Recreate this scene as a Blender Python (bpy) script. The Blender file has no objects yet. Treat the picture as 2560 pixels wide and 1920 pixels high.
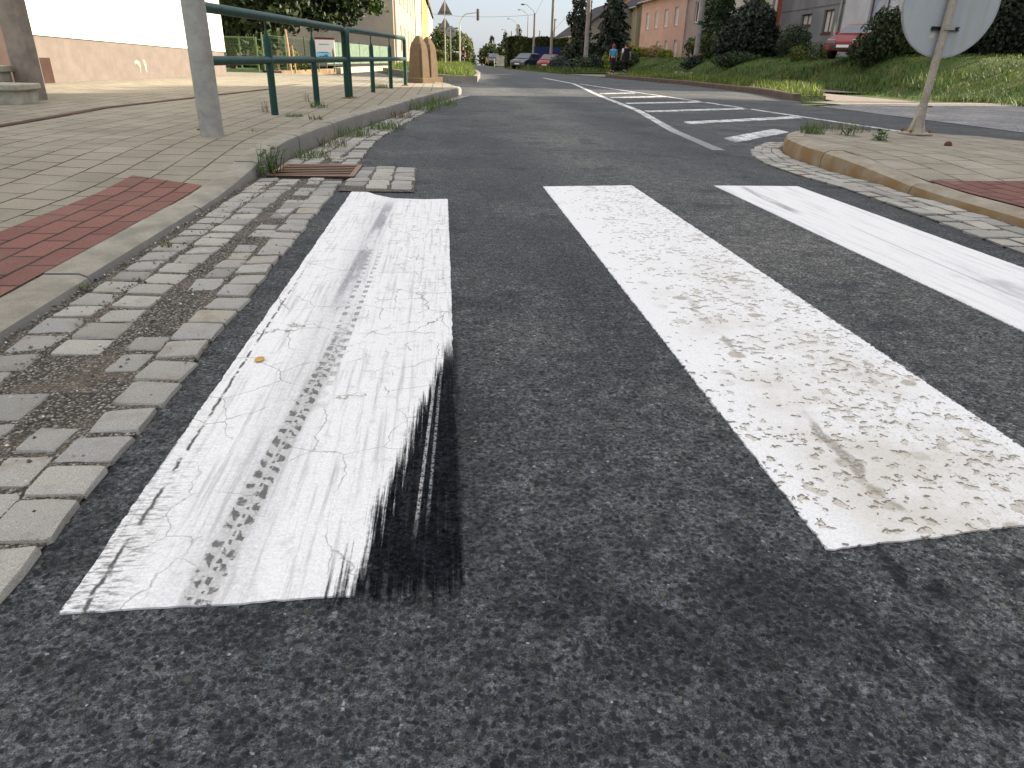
import bpy, math, random
import numpy as np
from mathutils import Vector, Matrix
random.seed(7)
RNG = np.random.default_rng(11)
SC = bpy.context.scene
COL = SC.collection
rad = math.radians

# ------------------------------------------------------------------ camera
CAM_H = 0.61
e_r = Vector((0.99561698, -0.09026159, 0.02448844))      # image right in world axes
e_d = Vector((-0.01584797, -0.4208769, -0.90697931))     # image down
e_f = Vector((0.09217202, 0.90261591, -0.42046265))      # viewing direction
cam_d = bpy.data.cameras.new('camera')
cam = bpy.data.objects.new('camera', cam_d)
COL.objects.link(cam)
m = Matrix.Identity(4)
for i in range(3):
    m[i][0] = e_r[i]; m[i][1] = -e_d[i]; m[i][2] = -e_f[i]
m[2][3] = CAM_H
cam.matrix_world = m
cam_d.sensor_fit = 'HORIZONTAL'
cam_d.sensor_width = 36.0
cam_d.lens = 36.0 * 1750 / 2560
cam_d.clip_start = 0.02
cam_d.clip_end = 3000
SC.camera = cam

# ------------------------------------------------------------------ light
SUN_EL, SUN_AZ = rad(22.5), rad(74)                          # azimuth from +Y (along the road) towards +X
w = bpy.data.worlds.new('World'); SC.world = w; w.use_nodes = True
nt = w.node_tree
bg = nt.nodes['Background']
sky = nt.nodes.new('ShaderNodeTexSky'); sky.sky_type = 'NISHITA'
sky.sun_disc = False
sky.sun_elevation = SUN_EL; sky.sun_rotation = SUN_AZ
sky.air_density = 1.0; sky.dust_density = 1.0; sky.ozone_density = 1.0
# thin bright overcast veil (brighter overhead than at the horizon) over the clear sky
wtc = nt.nodes.new('ShaderNodeTexCoord'); wsep = nt.nodes.new('ShaderNodeSeparateXYZ')
nt.links.new(wtc.outputs['Generated'], wsep.inputs[0])
wmr = nt.nodes.new('ShaderNodeMapRange')
wmr.inputs[1].default_value = 0.0; wmr.inputs[2].default_value = 1.0; wmr.inputs[3].default_value = 0.90; wmr.inputs[4].default_value = 3.1
nt.links.new(wsep.outputs[2], wmr.inputs[0])
wcl = nt.nodes.new('ShaderNodeMix'); wcl.data_type = 'RGBA'; wcl.blend_type = 'MULTIPLY'; wcl.inputs[0].default_value = 1.0
wco = nt.nodes.new('ShaderNodeMix'); wco.data_type = 'RGBA'; nt.links.new(wsep.outputs[2], wco.inputs[0])
wco.inputs[6].default_value = (0.90, 1.0, 1.17, 1); wco.inputs[7].default_value = (1.07, 1.0, 0.90, 1); nt.links.new(wco.outputs[2], wcl.inputs[6]); nt.links.new(wmr.outputs[0], wcl.inputs[7])
wsk = nt.nodes.new('ShaderNodeMix'); wsk.data_type = 'RGBA'; wsk.blend_type = 'MULTIPLY'; wsk.inputs[0].default_value = 1.0
wsk.inputs[7].default_value = (0.12, 0.122, 0.14, 1); nt.links.new(sky.outputs[0], wsk.inputs[6])
wad = nt.nodes.new('ShaderNodeMix'); wad.data_type = 'RGBA'; wad.blend_type = 'ADD'; wad.inputs[0].default_value = 1.0
nt.links.new(wsk.outputs[2], wad.inputs[6]); nt.links.new(wcl.outputs[2], wad.inputs[7])
nt.links.new(wad.outputs[2], bg.inputs[0])
bg.inputs[1].default_value = 0.10
sd = bpy.data.lights.new('sun', 'SUN'); sd.energy = 3.1; sd.angle = rad(0.6); sd.color = (1.0, 0.88, 0.70)
sun = bpy.data.objects.new('sun', sd); COL.objects.link(sun)
S_DIR = Vector((math.cos(SUN_EL) * math.sin(SUN_AZ), math.cos(SUN_EL) * math.cos(SUN_AZ), math.sin(SUN_EL)))
sun.rotation_euler = (-S_DIR).to_track_quat('-Z', 'Y').to_euler()
SC.view_settings.view_transform = 'Standard'
SC.view_settings.look = 'None'
SC.view_settings.exposure = 2.25
SC.view_settings.gamma = 1.0
SC.cycles.max_bounces = 6
SC.cycles.transparent_max_bounces = 12

# ------------------------------------------------------------------ node helpers
class NT:
    def __init__(s, name):
        s.m = bpy.data.materials.new(name); s.m.use_nodes = True
        s.t = s.m.node_tree; s.b = s.t.nodes['Principled BSDF']
        s.tc = s.t.nodes.new('ShaderNodeTexCoord').outputs['Object']
    def put(s, sock, v):
        if hasattr(v, 'is_output') or isinstance(v, bpy.types.NodeSocket): s.t.links.new(v, sock)
        else:
            if hasattr(sock.default_value, '__len__') and not hasattr(v, '__len__'): v = [v] * len(sock.default_value)
            if hasattr(sock.default_value, '__len__') and len(sock.default_value) == 4 and len(v) == 3: v = tuple(v) + (1,)
            sock.default_value = v
    def node(s, typ, ins, **props):
        n = s.t.nodes.new('ShaderNode' + typ)
        for k, v in props.items(): setattr(n, k, v)
        for k, v in ins.items(): s.put(n.inputs[k], v)
        return n
    def math(s, op, a, b=0.0, c=0.0, clamp=False):
        n = s.node('Math', {0: a, 1: b, 2: c}, operation=op); n.use_clamp = clamp; return n.outputs[0]
    def map(s, loc=(0, 0, 0), scale=(1, 1, 1), rot=(0, 0, 0), vec=None):
        return s.node('Mapping', {'Vector': vec or s.tc, 'Location': loc, 'Scale': scale, 'Rotation': rot}).outputs[0]
    def noise(s, scale, detail=3, rough=.5, vec=None, out='Fac', dist=0.0):
        return s.node('TexNoise', {'Vector': vec or s.tc, 'Scale': scale, 'Detail': detail, 'Roughness': rough, 'Distortion': dist}).outputs[out]
    def vor(s, scale, feature='F1', vec=None, rnd=1.0):
        n = s.node('TexVoronoi', {'Vector': vec or s.tc, 'Scale': scale, 'Randomness': rnd}, feature=feature); return n.outputs
    def ramp(s, fac, stops, interp='LINEAR'):
        n = s.node('ValToRGB', {0: fac}); cr = n.color_ramp; cr.interpolation = interp
        while len(cr.elements) < len(stops): cr.elements.new(0.5)
        for e, (p, c) in zip(cr.elements, stops):
            e.position = p
            e.color = (c, c, c, 1) if not hasattr(c, '__len__') else tuple(c) + (1,)
        return n.outputs[0]
    def step(s, v, a, b, lo=0.0, hi=1.0):
        n = s.node('MapRange', {'Value': v, 1: a, 2: b, 3: lo, 4: hi}); n.interpolation_type = 'SMOOTHSTEP'; return n.outputs[0]
    def mix(s, f, a, b, blend='MIX'):
        n = s.t.nodes.new('ShaderNodeMix'); n.data_type = 'RGBA'; n.blend_type = blend
        s.put(n.inputs[0], f); s.put(n.inputs[6], a); s.put(n.inputs[7], b); return n.outputs[2]
    def bump(s, h, strength=.5, dist=.01):
        n = s.node('Bump', {'Strength': strength, 'Distance': dist, 'Height': h}); s.put(s.b.inputs['Normal'], n.outputs[0])
    def xyz(s, vec=None):
        return s.node('SeparateXYZ', {0: vec or s.tc}).outputs
    def fin(s, color, rough=.8, spec=.3, metal=0.0):
        s.put(s.b.inputs['Base Color'], color); s.put(s.b.inputs['Roughness'], rough)
        s.put(s.b.inputs['Specular IOR Level'], spec); s.put(s.b.inputs['Metallic'], metal)
        return s.m
    def island(s):
        return s.t.nodes.new('ShaderNodeNewGeometry').outputs['Random Per Island']

def srgb(r, g, b):
    f = lambda c: (c / 255 / 12.92) if c <= 10 else ((c / 255 + .055) / 1.055) ** 2.4
    return (f(r), f(g), f(b))

_pm = {}
def plain(name, col, rough=.7, spec=.3, var=.25, scale=3.0, bump=0.0, bscale=60, metal=0.0):
    if name in _pm: return _pm[name]
    s = NT(name)
    n = s.noise(scale, 5, .6)
    n2 = s.noise(scale * 13, 3, .6)
    v = s.math('ADD', s.math('MULTIPLY', n, .65), s.math('MULTIPLY', n2, .35))
    k = s.step(v, .3, .7, 1 - var, 1 + var)
    c = s.mix(1.0, tuple(col), s.node('CombineColor', {0: k, 1: k, 2: k}).outputs[0], 'MULTIPLY')
    if bump: s.bump(s.noise(bscale, 4, .6), bump, .01)
    _pm[name] = s.fin(c, rough, spec, metal); return _pm[name]

# ------------------------------------------------------------------ mesh helpers
class MB:
    def __init__(s): s.v = []; s.f = []
    def add(s, V, F):
        o = len(s.v); s.v += [tuple(p) for p in V]; s.f += [tuple(i + o for i in f) for f in F]; return s
    def box(s, c, size, rz=0.0, rx=0.0, ry=0.0, taper=1.0):
        hx, hy, hz = size[0] / 2, size[1] / 2, size[2] / 2
        M = Matrix.Translation(c) @ Matrix.Rotation(rz, 4, 'Z') @ Matrix.Rotation(ry, 4, 'Y') @ Matrix.Rotation(rx, 4, 'X')
        V = [M @ Vector((x * hx * (taper if z > 0 else 1), y * hy * (taper if z > 0 else 1), z * hz)) for z in (-1, 1) for y in (-1, 1) for x in (-1, 1)]
        return s.add(V, [(0, 2, 3, 1), (4, 5, 7, 6), (0, 1, 5, 4), (2, 6, 7, 3), (0, 4, 6, 2), (1, 3, 7, 5)])
    def cyl(s, p0, p1, r0, r1=None, n=12, cap=True):
        r1 = r0 if r1 is None else r1
        return s.tube([p0, p1], [r0, r1], n, cap)
    def tube(s, pts, rs, n=10, cap=True):
        pts = [Vector(p) for p in pts]
        if not hasattr(rs, '__len__'): rs = [rs] * len(pts)
        V = []; up = None
        for i, p in enumerate(pts):
            d = (pts[min(i + 1, len(pts) - 1)] - pts[max(i - 1, 0)]).normalized()
            if up is None: up = Vector((0, 0, 1)) if abs(d.z) < .9 else Vector((1, 0, 0))
            a = d.cross(up).normalized(); b = a.cross(d).normalized(); up = b
            for k in range(n):
                t = 2 * math.pi * k / n
                V.append(p + (a * math.cos(t) + b * math.sin(t)) * rs[i])
        F = []
        for i in range(len(pts) - 1):
            for k in range(n):
                k2 = (k + 1) % n
                F.append((i * n + k, i * n + k2, (i + 1) * n + k2, (i + 1) * n + k))
        if cap:
            F.append(tuple(range(n))[::-1]); F.append(tuple((len(pts) - 1) * n + k for k in range(n)))
        return s.add(V, F)
    def prism(s, poly, z0, z1, M=None):
        n = len(poly)
        V = [Vector((x, y, z0)) for x, y in poly] + [Vector((x, y, z1)) for x, y in poly]
        if M is not None: V = [M @ p for p in V]
        return s.add(V, [tuple(range(n))[::-1], tuple(range(n, 2 * n))] + [(i, (i + 1) % n, n + (i + 1) % n, n + i) for i in range(n)])
    def ball(s, c, r, nu=12, nv=8):
        if not hasattr(r, '__len__'): r = (r, r, r)
        V = []; F = []
        for i in range(nv + 1):
            ph = math.pi * i / nv
            for k in range(nu):
                th = 2 * math.pi * k / nu
                V.append((c[0] + r[0] * math.sin(ph) * math.cos(th), c[1] + r[1] * math.sin(ph) * math.sin(th), c[2] + r[2] * math.cos(ph)))
        for i in range(nv):
            for k in range(nu):
                F.append((i * nu + k, (i + 1) * nu + k, (i + 1) * nu + (k + 1) % nu, i * nu + (k + 1) % nu))
        return s.add(V, F)
    def build(s, name, mat, parent=None, smooth=False, bevel=0.0, seg=2):
        return link(name, s.v, s.f, mat, parent, smooth, bevel, seg)

def link(name, V, F, mat, parent=None, smooth=False, bevel=0.0, seg=2):
    me = bpy.data.meshes.new(name)
    if isinstance(V, np.ndarray): V = V.tolist()
    if isinstance(F, np.ndarray): F = F.tolist()
    me.from_pydata(V, [], F); me.validate(); me.update()
    if mat: me.materials.append(mat)
    o = bpy.data.objects.new(name, me); COL.objects.link(o)
    if parent: o.parent = parent
    if smooth:
        me.polygons.foreach_set('use_smooth', [True] * len(me.polygons))
        try: me.set_sharp_from_angle(angle=rad(40))
        except Exception: pass
    if bevel:
        b = o.modifiers.new('bevel', 'BEVEL'); b.width = bevel; b.segments = seg; b.limit_method = 'ANGLE'; b.angle_limit = rad(35)
    return o

def tag(o, label=None, cat=None, group=None, kind=None):
    if label: o['label'] = label
    if cat: o['category'] = cat
    if group: o['group'] = group
    if kind: o['kind'] = kind
    return o

def empty(name, label, cat, loc=(0, 0, 0), rz=0.0, group=None):
    o = bpy.data.objects.new(name, None); COL.objects.link(o)
    o.location = loc; o.rotation_euler = (0, 0, rz); o.empty_display_size = .2
    return tag(o, label, cat, group)

def copy_tree(o, parent=None):
    c = o.copy(); COL.objects.link(c); c.parent = parent
    for ch in list(o.children): copy_tree(ch, c)
    return c

def struct(o): o['kind'] = 'structure'; return o

def lerp_tab(tab, t):
    xs = [a for a, b in tab]; ys = [b for a, b in tab]
    return float(np.interp(t, xs, ys))
def sstep(a, b, x):
    t = min(1, max(0, (x - a) / (b - a))); return t * t * (3 - 2 * t)

# ------------------------------------------------------------------ terrain heights
def far_drop(Y): return -max(0.0, Y - 78) * .02
def bank_h(X, Y):
    foot = lerp_tab([(0, 12.5), (13, 11.7), (20, 11.6), (30, 11.7), (60, 12.2), (90, 13)], Y)
    wd = lerp_tab([(0, 5.6), (17.5, 5.4), (21.5, 2.8), (30, 2.6)], Y)
    h = sstep(foot, foot + wd, X) * lerp_tab([(0, 1.0), (16, 1.0), (24, 1.0), (45, .9), (70, 1.1)], Y)
    h += .05 * math.sin(X * 1.7 + Y * .9) * sstep(foot, foot + 1, X) + .035 * math.sin(Y * 2.3 + X)* sstep(foot, foot + 1, X)
    return h

# ------------------------------------------------------------------ materials
def mat_asphalt(name, tone=1.0, worn=1.0, tint=(1, 1, 1), lane=True):
    s = NT(name)
    MUL = lambda a, b: s.math('MULTIPLY', a, b)
    wob = s.node('VectorMath', {0: s.tc, 1: s.node('VectorMath', {0: s.noise(70, 3, .6, out='Color'), 1: (.011,) * 3}, operation='MULTIPLY').outputs[0]}, operation='ADD').outputs[0]
    fine = s.noise(430, 3, .75)
    mid = s.noise(130, 4, .7, vec=wob)
    c = s.ramp(s.math('ADD', MUL(fine, .45), MUL(mid, .55)), [(.40, .011), (.475, .04), (.54, .108), (.63, .25)])
    vein = s.math('ABSOLUTE', s.math('SUBTRACT', s.noise(85, 4, .75, vec=wob), .5))
    c = s.mix(MUL(s.step(vein, .05, .0), .32), c, (.165, .165, .155))
    v = s.vor(120, vec=wob)                                   # small aggregate
    rc = s.node('SeparateColor', {0: v['Color']}).outputs
    stone = s.ramp(rc[0], [(0, .009), (.45, .026), (.75, .05), (.93, .085), (.985, .14), (1, .3)])
    stone = s.mix(s.step(rc[1], .96, .99), stone, (.1, .085, .055))
    mask = MUL(s.step(v['Distance'], .5, .3), s.step(rc[2], .25, .45))
    c = s.mix(MUL(mask, .85), c, stone)
    v2 = s.vor(62, vec=wob)                                   # larger dark stones and pits
    r2 = s.node('SeparateColor', {0: v2['Color']}).outputs
    pit = MUL(s.step(r2[0], .62, .7), s.step(v2['Distance'], .42, .2))
    c = s.mix(MUL(pit, .85), c, s.mix(r2[1], (.009, .01, .013), (.03, .033, .042)))
    big = MUL(s.step(r2[1], .94, .955), s.step(v2['Distance'], .34, .2))
    c = s.mix(MUL(big, .7), c, (.13, .12, .09))
    v3 = s.vor(150, vec=wob); r3 = s.node('SeparateColor', {0: v3['Color']}).outputs   # sparse pale quartz chips
    c = s.mix(MUL(MUL(s.step(r3[0], .975, .985), s.step(v3['Distance'], .4, .25)), .8), c, s.mix(r3[1], (.2, .19, .16), (.5, .5, .48)))
    med = s.noise(21, 5, .68)
    k = s.step(med, .3, .7, .5, 1.35)
    c = s.mix(1.0, c, s.node('CombineColor', {0: k, 1: k, 2: k}).outputs[0], 'MULTIPLY')
    dust = MUL(s.step(s.noise(.9, 5, .62), .42, .7), .6 * worn)
    X = s.xyz()[0]
    if lane:
        u = s.math('ABSOLUTE', s.math('SUBTRACT', X, 1.15))
        dust = s.math('ADD', dust, MUL(s.step(u, .75, .15), s.step(s.noise(1.7, 4, .6, vec=s.map(scale=(1, .4, 1))), .3, .7, .1, .75)))
    c = s.mix(dust, c, s.mix(1.0, c, (2.1, 1.95, 1.75), 'MULTIPLY'))
    oil = MUL(s.step(s.noise(3.4, 6, .66, vec=s.map(loc=(3.3, 1.2, 0))), .53, .66), .6)
    if lane:
        u2 = s.math('ABSOLUTE', s.math('SUBTRACT', s.math('ABSOLUTE', s.math('SUBTRACT', X, 1.15)), .9))
        oil = s.math('MAXIMUM', oil, MUL(s.step(u2, .4, .1), s.step(s.noise(3.1, 4, .6, vec=s.map(scale=(1, .5, 1))), .35, .65, 0, .35)))
    c = s.mix(oil, c, s.mix(1.0, c, (.3, .32, .38), 'MULTIPLY'))
    if lane:                                                  # old oil drips on the near right
        Yd = s.xyz()[1]; dr = None
        jx = s.math('ADD', X, MUL(s.math('SUBTRACT', s.noise(32, 4, .6), .5), .045)); jy = s.math('ADD', Yd, MUL(s.math('SUBTRACT', s.noise(32, 4, .6, vec=s.map(loc=(3, 9, 0))), .5), .05))
        for (ax, ay, rx, ry, st) in [(.598, .70, .012, .045, .85), (.625, .655, .013, .022, .8), (.74, .70, .012, .018, .6), (.735, .66, .014, .014, .6), (.57, .545, .02, .05, .75), (.555, .49, .022, .035, .8), (.40, .655, .1, .085, .6), (.28, .60, .11, .05, .55), (.47, .58, .07, .06, .45)]:
            e = s.math('ADD', s.math('POWER', MUL(s.math('SUBTRACT', jx, ax), 1 / rx), 2.0), s.math('POWER', MUL(s.math('SUBTRACT', jy, ay), 1 / ry), 2.0))
            d_ = MUL(s.step(e, 1.5, .25), st); dr = d_ if dr is None else s.math('MAXIMUM', dr, d_)
        c = s.mix(dr, c, s.mix(1.0, c, (.2, .22, .27), 'MULTIPLY'))
    if lane:                                                  # rubber rubbed off beside the first stripe
        Yc = s.xyz()[1]
        stk = s.noise(1, 6, .7, vec=s.map(scale=(110, 2.5, 1)))
        sx_ = s.math('ADD', X, MUL(s.math('SUBTRACT', stk, .5), .03))
        core = MUL(MUL(s.step(sx_, .028, .012), s.step(X, -.18, -.15)), MUL(s.step(s.math('ADD', Yc, MUL(s.math('SUBTRACT', stk, .5), .2)), .66, .72), s.step(Yc, 1.75, 1.45)))
        soft = MUL(MUL(s.step(sx_, .11, .0), s.step(X, -.2, -.1)), MUL(s.step(Yc, .55, .8), s.step(Yc, 2.0, 1.1)))
        core = MUL(core, s.step(stk, .3, .5, .72, 1.0))
        c = s.mix(s.math('MAXIMUM', MUL(core, .96), MUL(soft, .5)), c, s.mix(1.0, c, (.11, .12, .155), 'MULTIPLY'))
        wl = s.math('ABSOLUTE', s.math('SUBTRACT', s.math('SUBTRACT', X, -.062), MUL(Yc, .036)))
        res = MUL(MUL(s.step(wl, .0035, .001), s.step(s.noise(150, 4, .7), .4, .6)), MUL(s.step(Yc, .8, .95), s.step(Yc, 1.5, 1.35)))
        res2 = MUL(MUL(s.step(stk, .6, .72), core), s.step(s.noise(150, 4, .7), .45, .62))
        c = s.mix(MUL(s.math('MAXIMUM', res, MUL(res2, .5)), .8), c, (.45, .45, .46))
    c = s.mix(1.0, c, tuple(tone * t for t in tint), 'MULTIPLY')
    h = s.math('ADD', MUL(mask, .4), s.math('ADD', MUL(fine, .6), MUL(mid, .8)))
    h = s.math('SUBTRACT', h, MUL(pit, .9))
    s.bump(h, .8, .004)
    return s.fin(c, s.step(med, .3, .7, .65, .9), s.math('SUBTRACT', .2, MUL(core, .17)) if lane else .2)

def mat_pavers(name, bw, bh, col1, col2, mortar, worn=(.42, .38, .31), bumpy=.35):
    s = NT(name)
    wob = s.node('VectorMath', {0: s.tc, 1: s.node('VectorMath', {0: s.noise(9, 3, .6, out='Color'), 1: (.009,) * 3}, operation='MULTIPLY').outputs[0]}, operation='ADD').outputs[0]
    vec = s.map(rot=(0, 0, math.pi / 2), vec=wob)
    b = s.node('TexBrick', {'Vector': vec, 'Color1': col1, 'Color2': col2, 'Mortar': mortar, 'Scale': 1.0, 'Mortar Size': .0055,
                            'Mortar Smooth': .25, 'Bias': 0.0, 'Brick Width': bw, 'Row Height': bh}, offset=.5)
    c = b.outputs['Color']
    c = s.mix(s.step(s.noise(3, 5, .6), .42, .72, 0, .45), c, worn)
    k = s.step(s.noise(240, 2, .7), .25, .75, .72, 1.25)
    c = s.mix(1.0, c, s.node('CombineColor', {0: k, 1: k, 2: k}).outputs[0], 'MULTIPLY')
    dirt = s.step(s.noise(1.3, 6, .65, vec=s.map(loc=(2, 7, 0))), .5, .75, 0, .4)
    c = s.mix(dirt, c, (.15, .138, .11))
    spots = s.step(s.noise(34, 2, .5), .73, .8, 0, .55)
    c = s.mix(spots, c, (.09, .075, .055))
    jn = s.step(s.noise(2.2, 3, .5), .35, .65)
    c = s.mix(s.math('MULTIPLY', b.outputs['Fac'], jn), c, (.022, .018, .011))
    h = s.math('ADD', s.math('MULTIPLY', b.outputs['Fac'], -1.0), s.math('MULTIPLY', s.noise(300, 2, .6), .25))
    s.bump(h, bumpy, .006)
    return s.fin(c, .85, .25)

def mat_concrete(name, col, stain=(.2, .16, .1), amt=.35, side=None):
    s = NT(name)
    n = s.noise(7, 6, .65)
    k = s.step(n, .3, .7, .75, 1.2)
    c = s.mix(1.0, tuple(col), s.node('CombineColor', {0: k, 1: k, 2: k}).outputs[0], 'MULTIPLY')
    c = s.mix(s.step(s.noise(2.6, 5, .6, vec=s.map(loc=(1, 4, 2))), .48, .7, 0, amt), c, stain)
    g = s.noise(420, 2, .7); k = s.step(g, .25, .75, .75, 1.22)
    c = s.mix(1.0, c, s.node('CombineColor', {0: k, 1: k, 2: k}).outputs[0], 'MULTIPLY')
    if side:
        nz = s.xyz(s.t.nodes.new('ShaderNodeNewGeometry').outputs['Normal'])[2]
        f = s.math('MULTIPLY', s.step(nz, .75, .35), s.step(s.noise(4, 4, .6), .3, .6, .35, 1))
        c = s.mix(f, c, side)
    s.bump(s.math('ADD', s.math('MULTIPLY', g, .4), s.noise(35, 4, .6)), .4, .005)
    return s.fin(c, .85, .25)

def mat_cobble():
    s = NT('granite_setts')
    r = s.island()
    base = s.ramp(r, [(0, (.23, .225, .205)), (.3, (.3, .29, .262)), (.6, (.37, .355, .315)), (.8, (.28, .275, .26)), (.93, (.33, .3, .245)), (1, (.18, .18, .185))])
    g = s.noise(650, 2, .8); k = s.step(g, .3, .7, .62, 1.35)
    c = s.mix(1.0, base, s.node('CombineColor', {0: k, 1: k, 2: k}).outputs[0], 'MULTIPLY')
    c = s.mix(s.step(s.noise(14, 5, .65), .5, .72, 0, .5), c, (.2, .165, .12))
    s.bump(s.math('ADD', s.noise(90, 4, .6), s.math('MULTIPLY', g, .3)), .5, .005)
    return s.fin(c, .75, .3)

def mat_gravel():
    s = NT('gutter_grit')
    v = s.vor(170); rc = s.node('SeparateColor', {0: v['Color']}).outputs
    c = s.ramp(rc[0], [(0, (.06, .056, .05)), (.4, (.17, .155, .13)), (.8, (.27, .25, .215)), (1, (.48, .46, .42))])
    c = s.mix(s.step(v['Distance'], .35, .65), c, (.055, .048, .04))
    c = s.mix(s.step(s.noise(6, 4, .6), .45, .65, 0, .5), c, (.17, .135, .1))
    s.bump(s.math('SUBTRACT', s.noise(40, 4, .6), v['Distance']), .9, .008)
    return s.fin(c, .9, .2)

def mat_foliage(name, dark, light, yellow=None, rough=.6, trans=.25):
    s = NT(name)
    r = s.island()
    stops = [(0, dark), (.65, light)] + ([(1, yellow)] if yellow else [(1, tuple(min(1, x * 1.5) for x in light))])
    c = s.ramp(r, stops)
    cl = s.step(s.noise(1.1, 3, .6), .35, .65, .6, 1.35)
    c = s.mix(1.0, c, s.node('CombineColor', {0: cl, 1: cl, 2: cl}).outputs[0], 'MULTIPLY')
    s.fin(c, rough, .3)
    tr = s.node('BsdfTranslucent', {'Color': c})
    mx = s.node('MixShader', {0: trans, 1: s.b.outputs[0], 2: tr.outputs[0]})
    s.t.links.new(mx.outputs[0], s.t.nodes['Material Output'].inputs[0])
    return s.m

def mat_grass(name, dark, light, dry):
    s = NT(name)
    n = s.noise(1.4, 5, .6); n2 = s.noise(18, 4, .65)
    c = s.mix(n2, dark, light)
    c = s.mix(s.step(n, .5, .7, 0, .75), c, dry)
    s.bump(n2, .8, .06)
    return s.fin(c, .9, .15)

M = {}
M['asphalt'] = mat_asphalt('asphalt_dark', .86, tint=(.93, 1, 1.07))
M['asphalt_side'] = mat_asphalt('asphalt_pale', 2.6, .8, (1, 1.0, 1.04), False)
M['pavers'] = mat_pavers('beige_pavers', .2, .175, (.268, .242, .188), (.212, .192, .148), (.05, .042, .028), worn=(.335, .31, .255))
M['pavers_isl'] = mat_pavers('island_pavers', .26, .22, (.28, .25, .2), (.225, .2, .155), (.05, .042, .03), worn=(.4, .37, .315))
M['tactile'] = mat_pavers('red_tactile', .2, .1, (.2, .088, .07), (.155, .066, .054), (.03, .016, .013), worn=(.225, .115, .092), bumpy=.9)
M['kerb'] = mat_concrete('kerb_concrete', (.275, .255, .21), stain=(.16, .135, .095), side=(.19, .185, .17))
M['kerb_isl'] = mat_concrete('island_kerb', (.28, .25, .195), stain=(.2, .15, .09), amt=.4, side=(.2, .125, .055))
M['slab'] = mat_concrete('step_concrete', (.42, .39, .31))
M['sett'] = mat_cobble()
M['grit'] = mat_gravel()
M['steel'] = None
M['bank'] = mat_grass('bank_turf', (.03, .055, .014), (.075, .115, .028), (.13, .12, .045))
M['earth'] = plain('bare_earth', (.2, .14, .085), .95, .1, var=.45, scale=4, bump=.6)
M['soil'] = mat_grass('far_ground', (.05, .075, .025), (.1, .12, .045), (.15, .13, .06))

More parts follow.
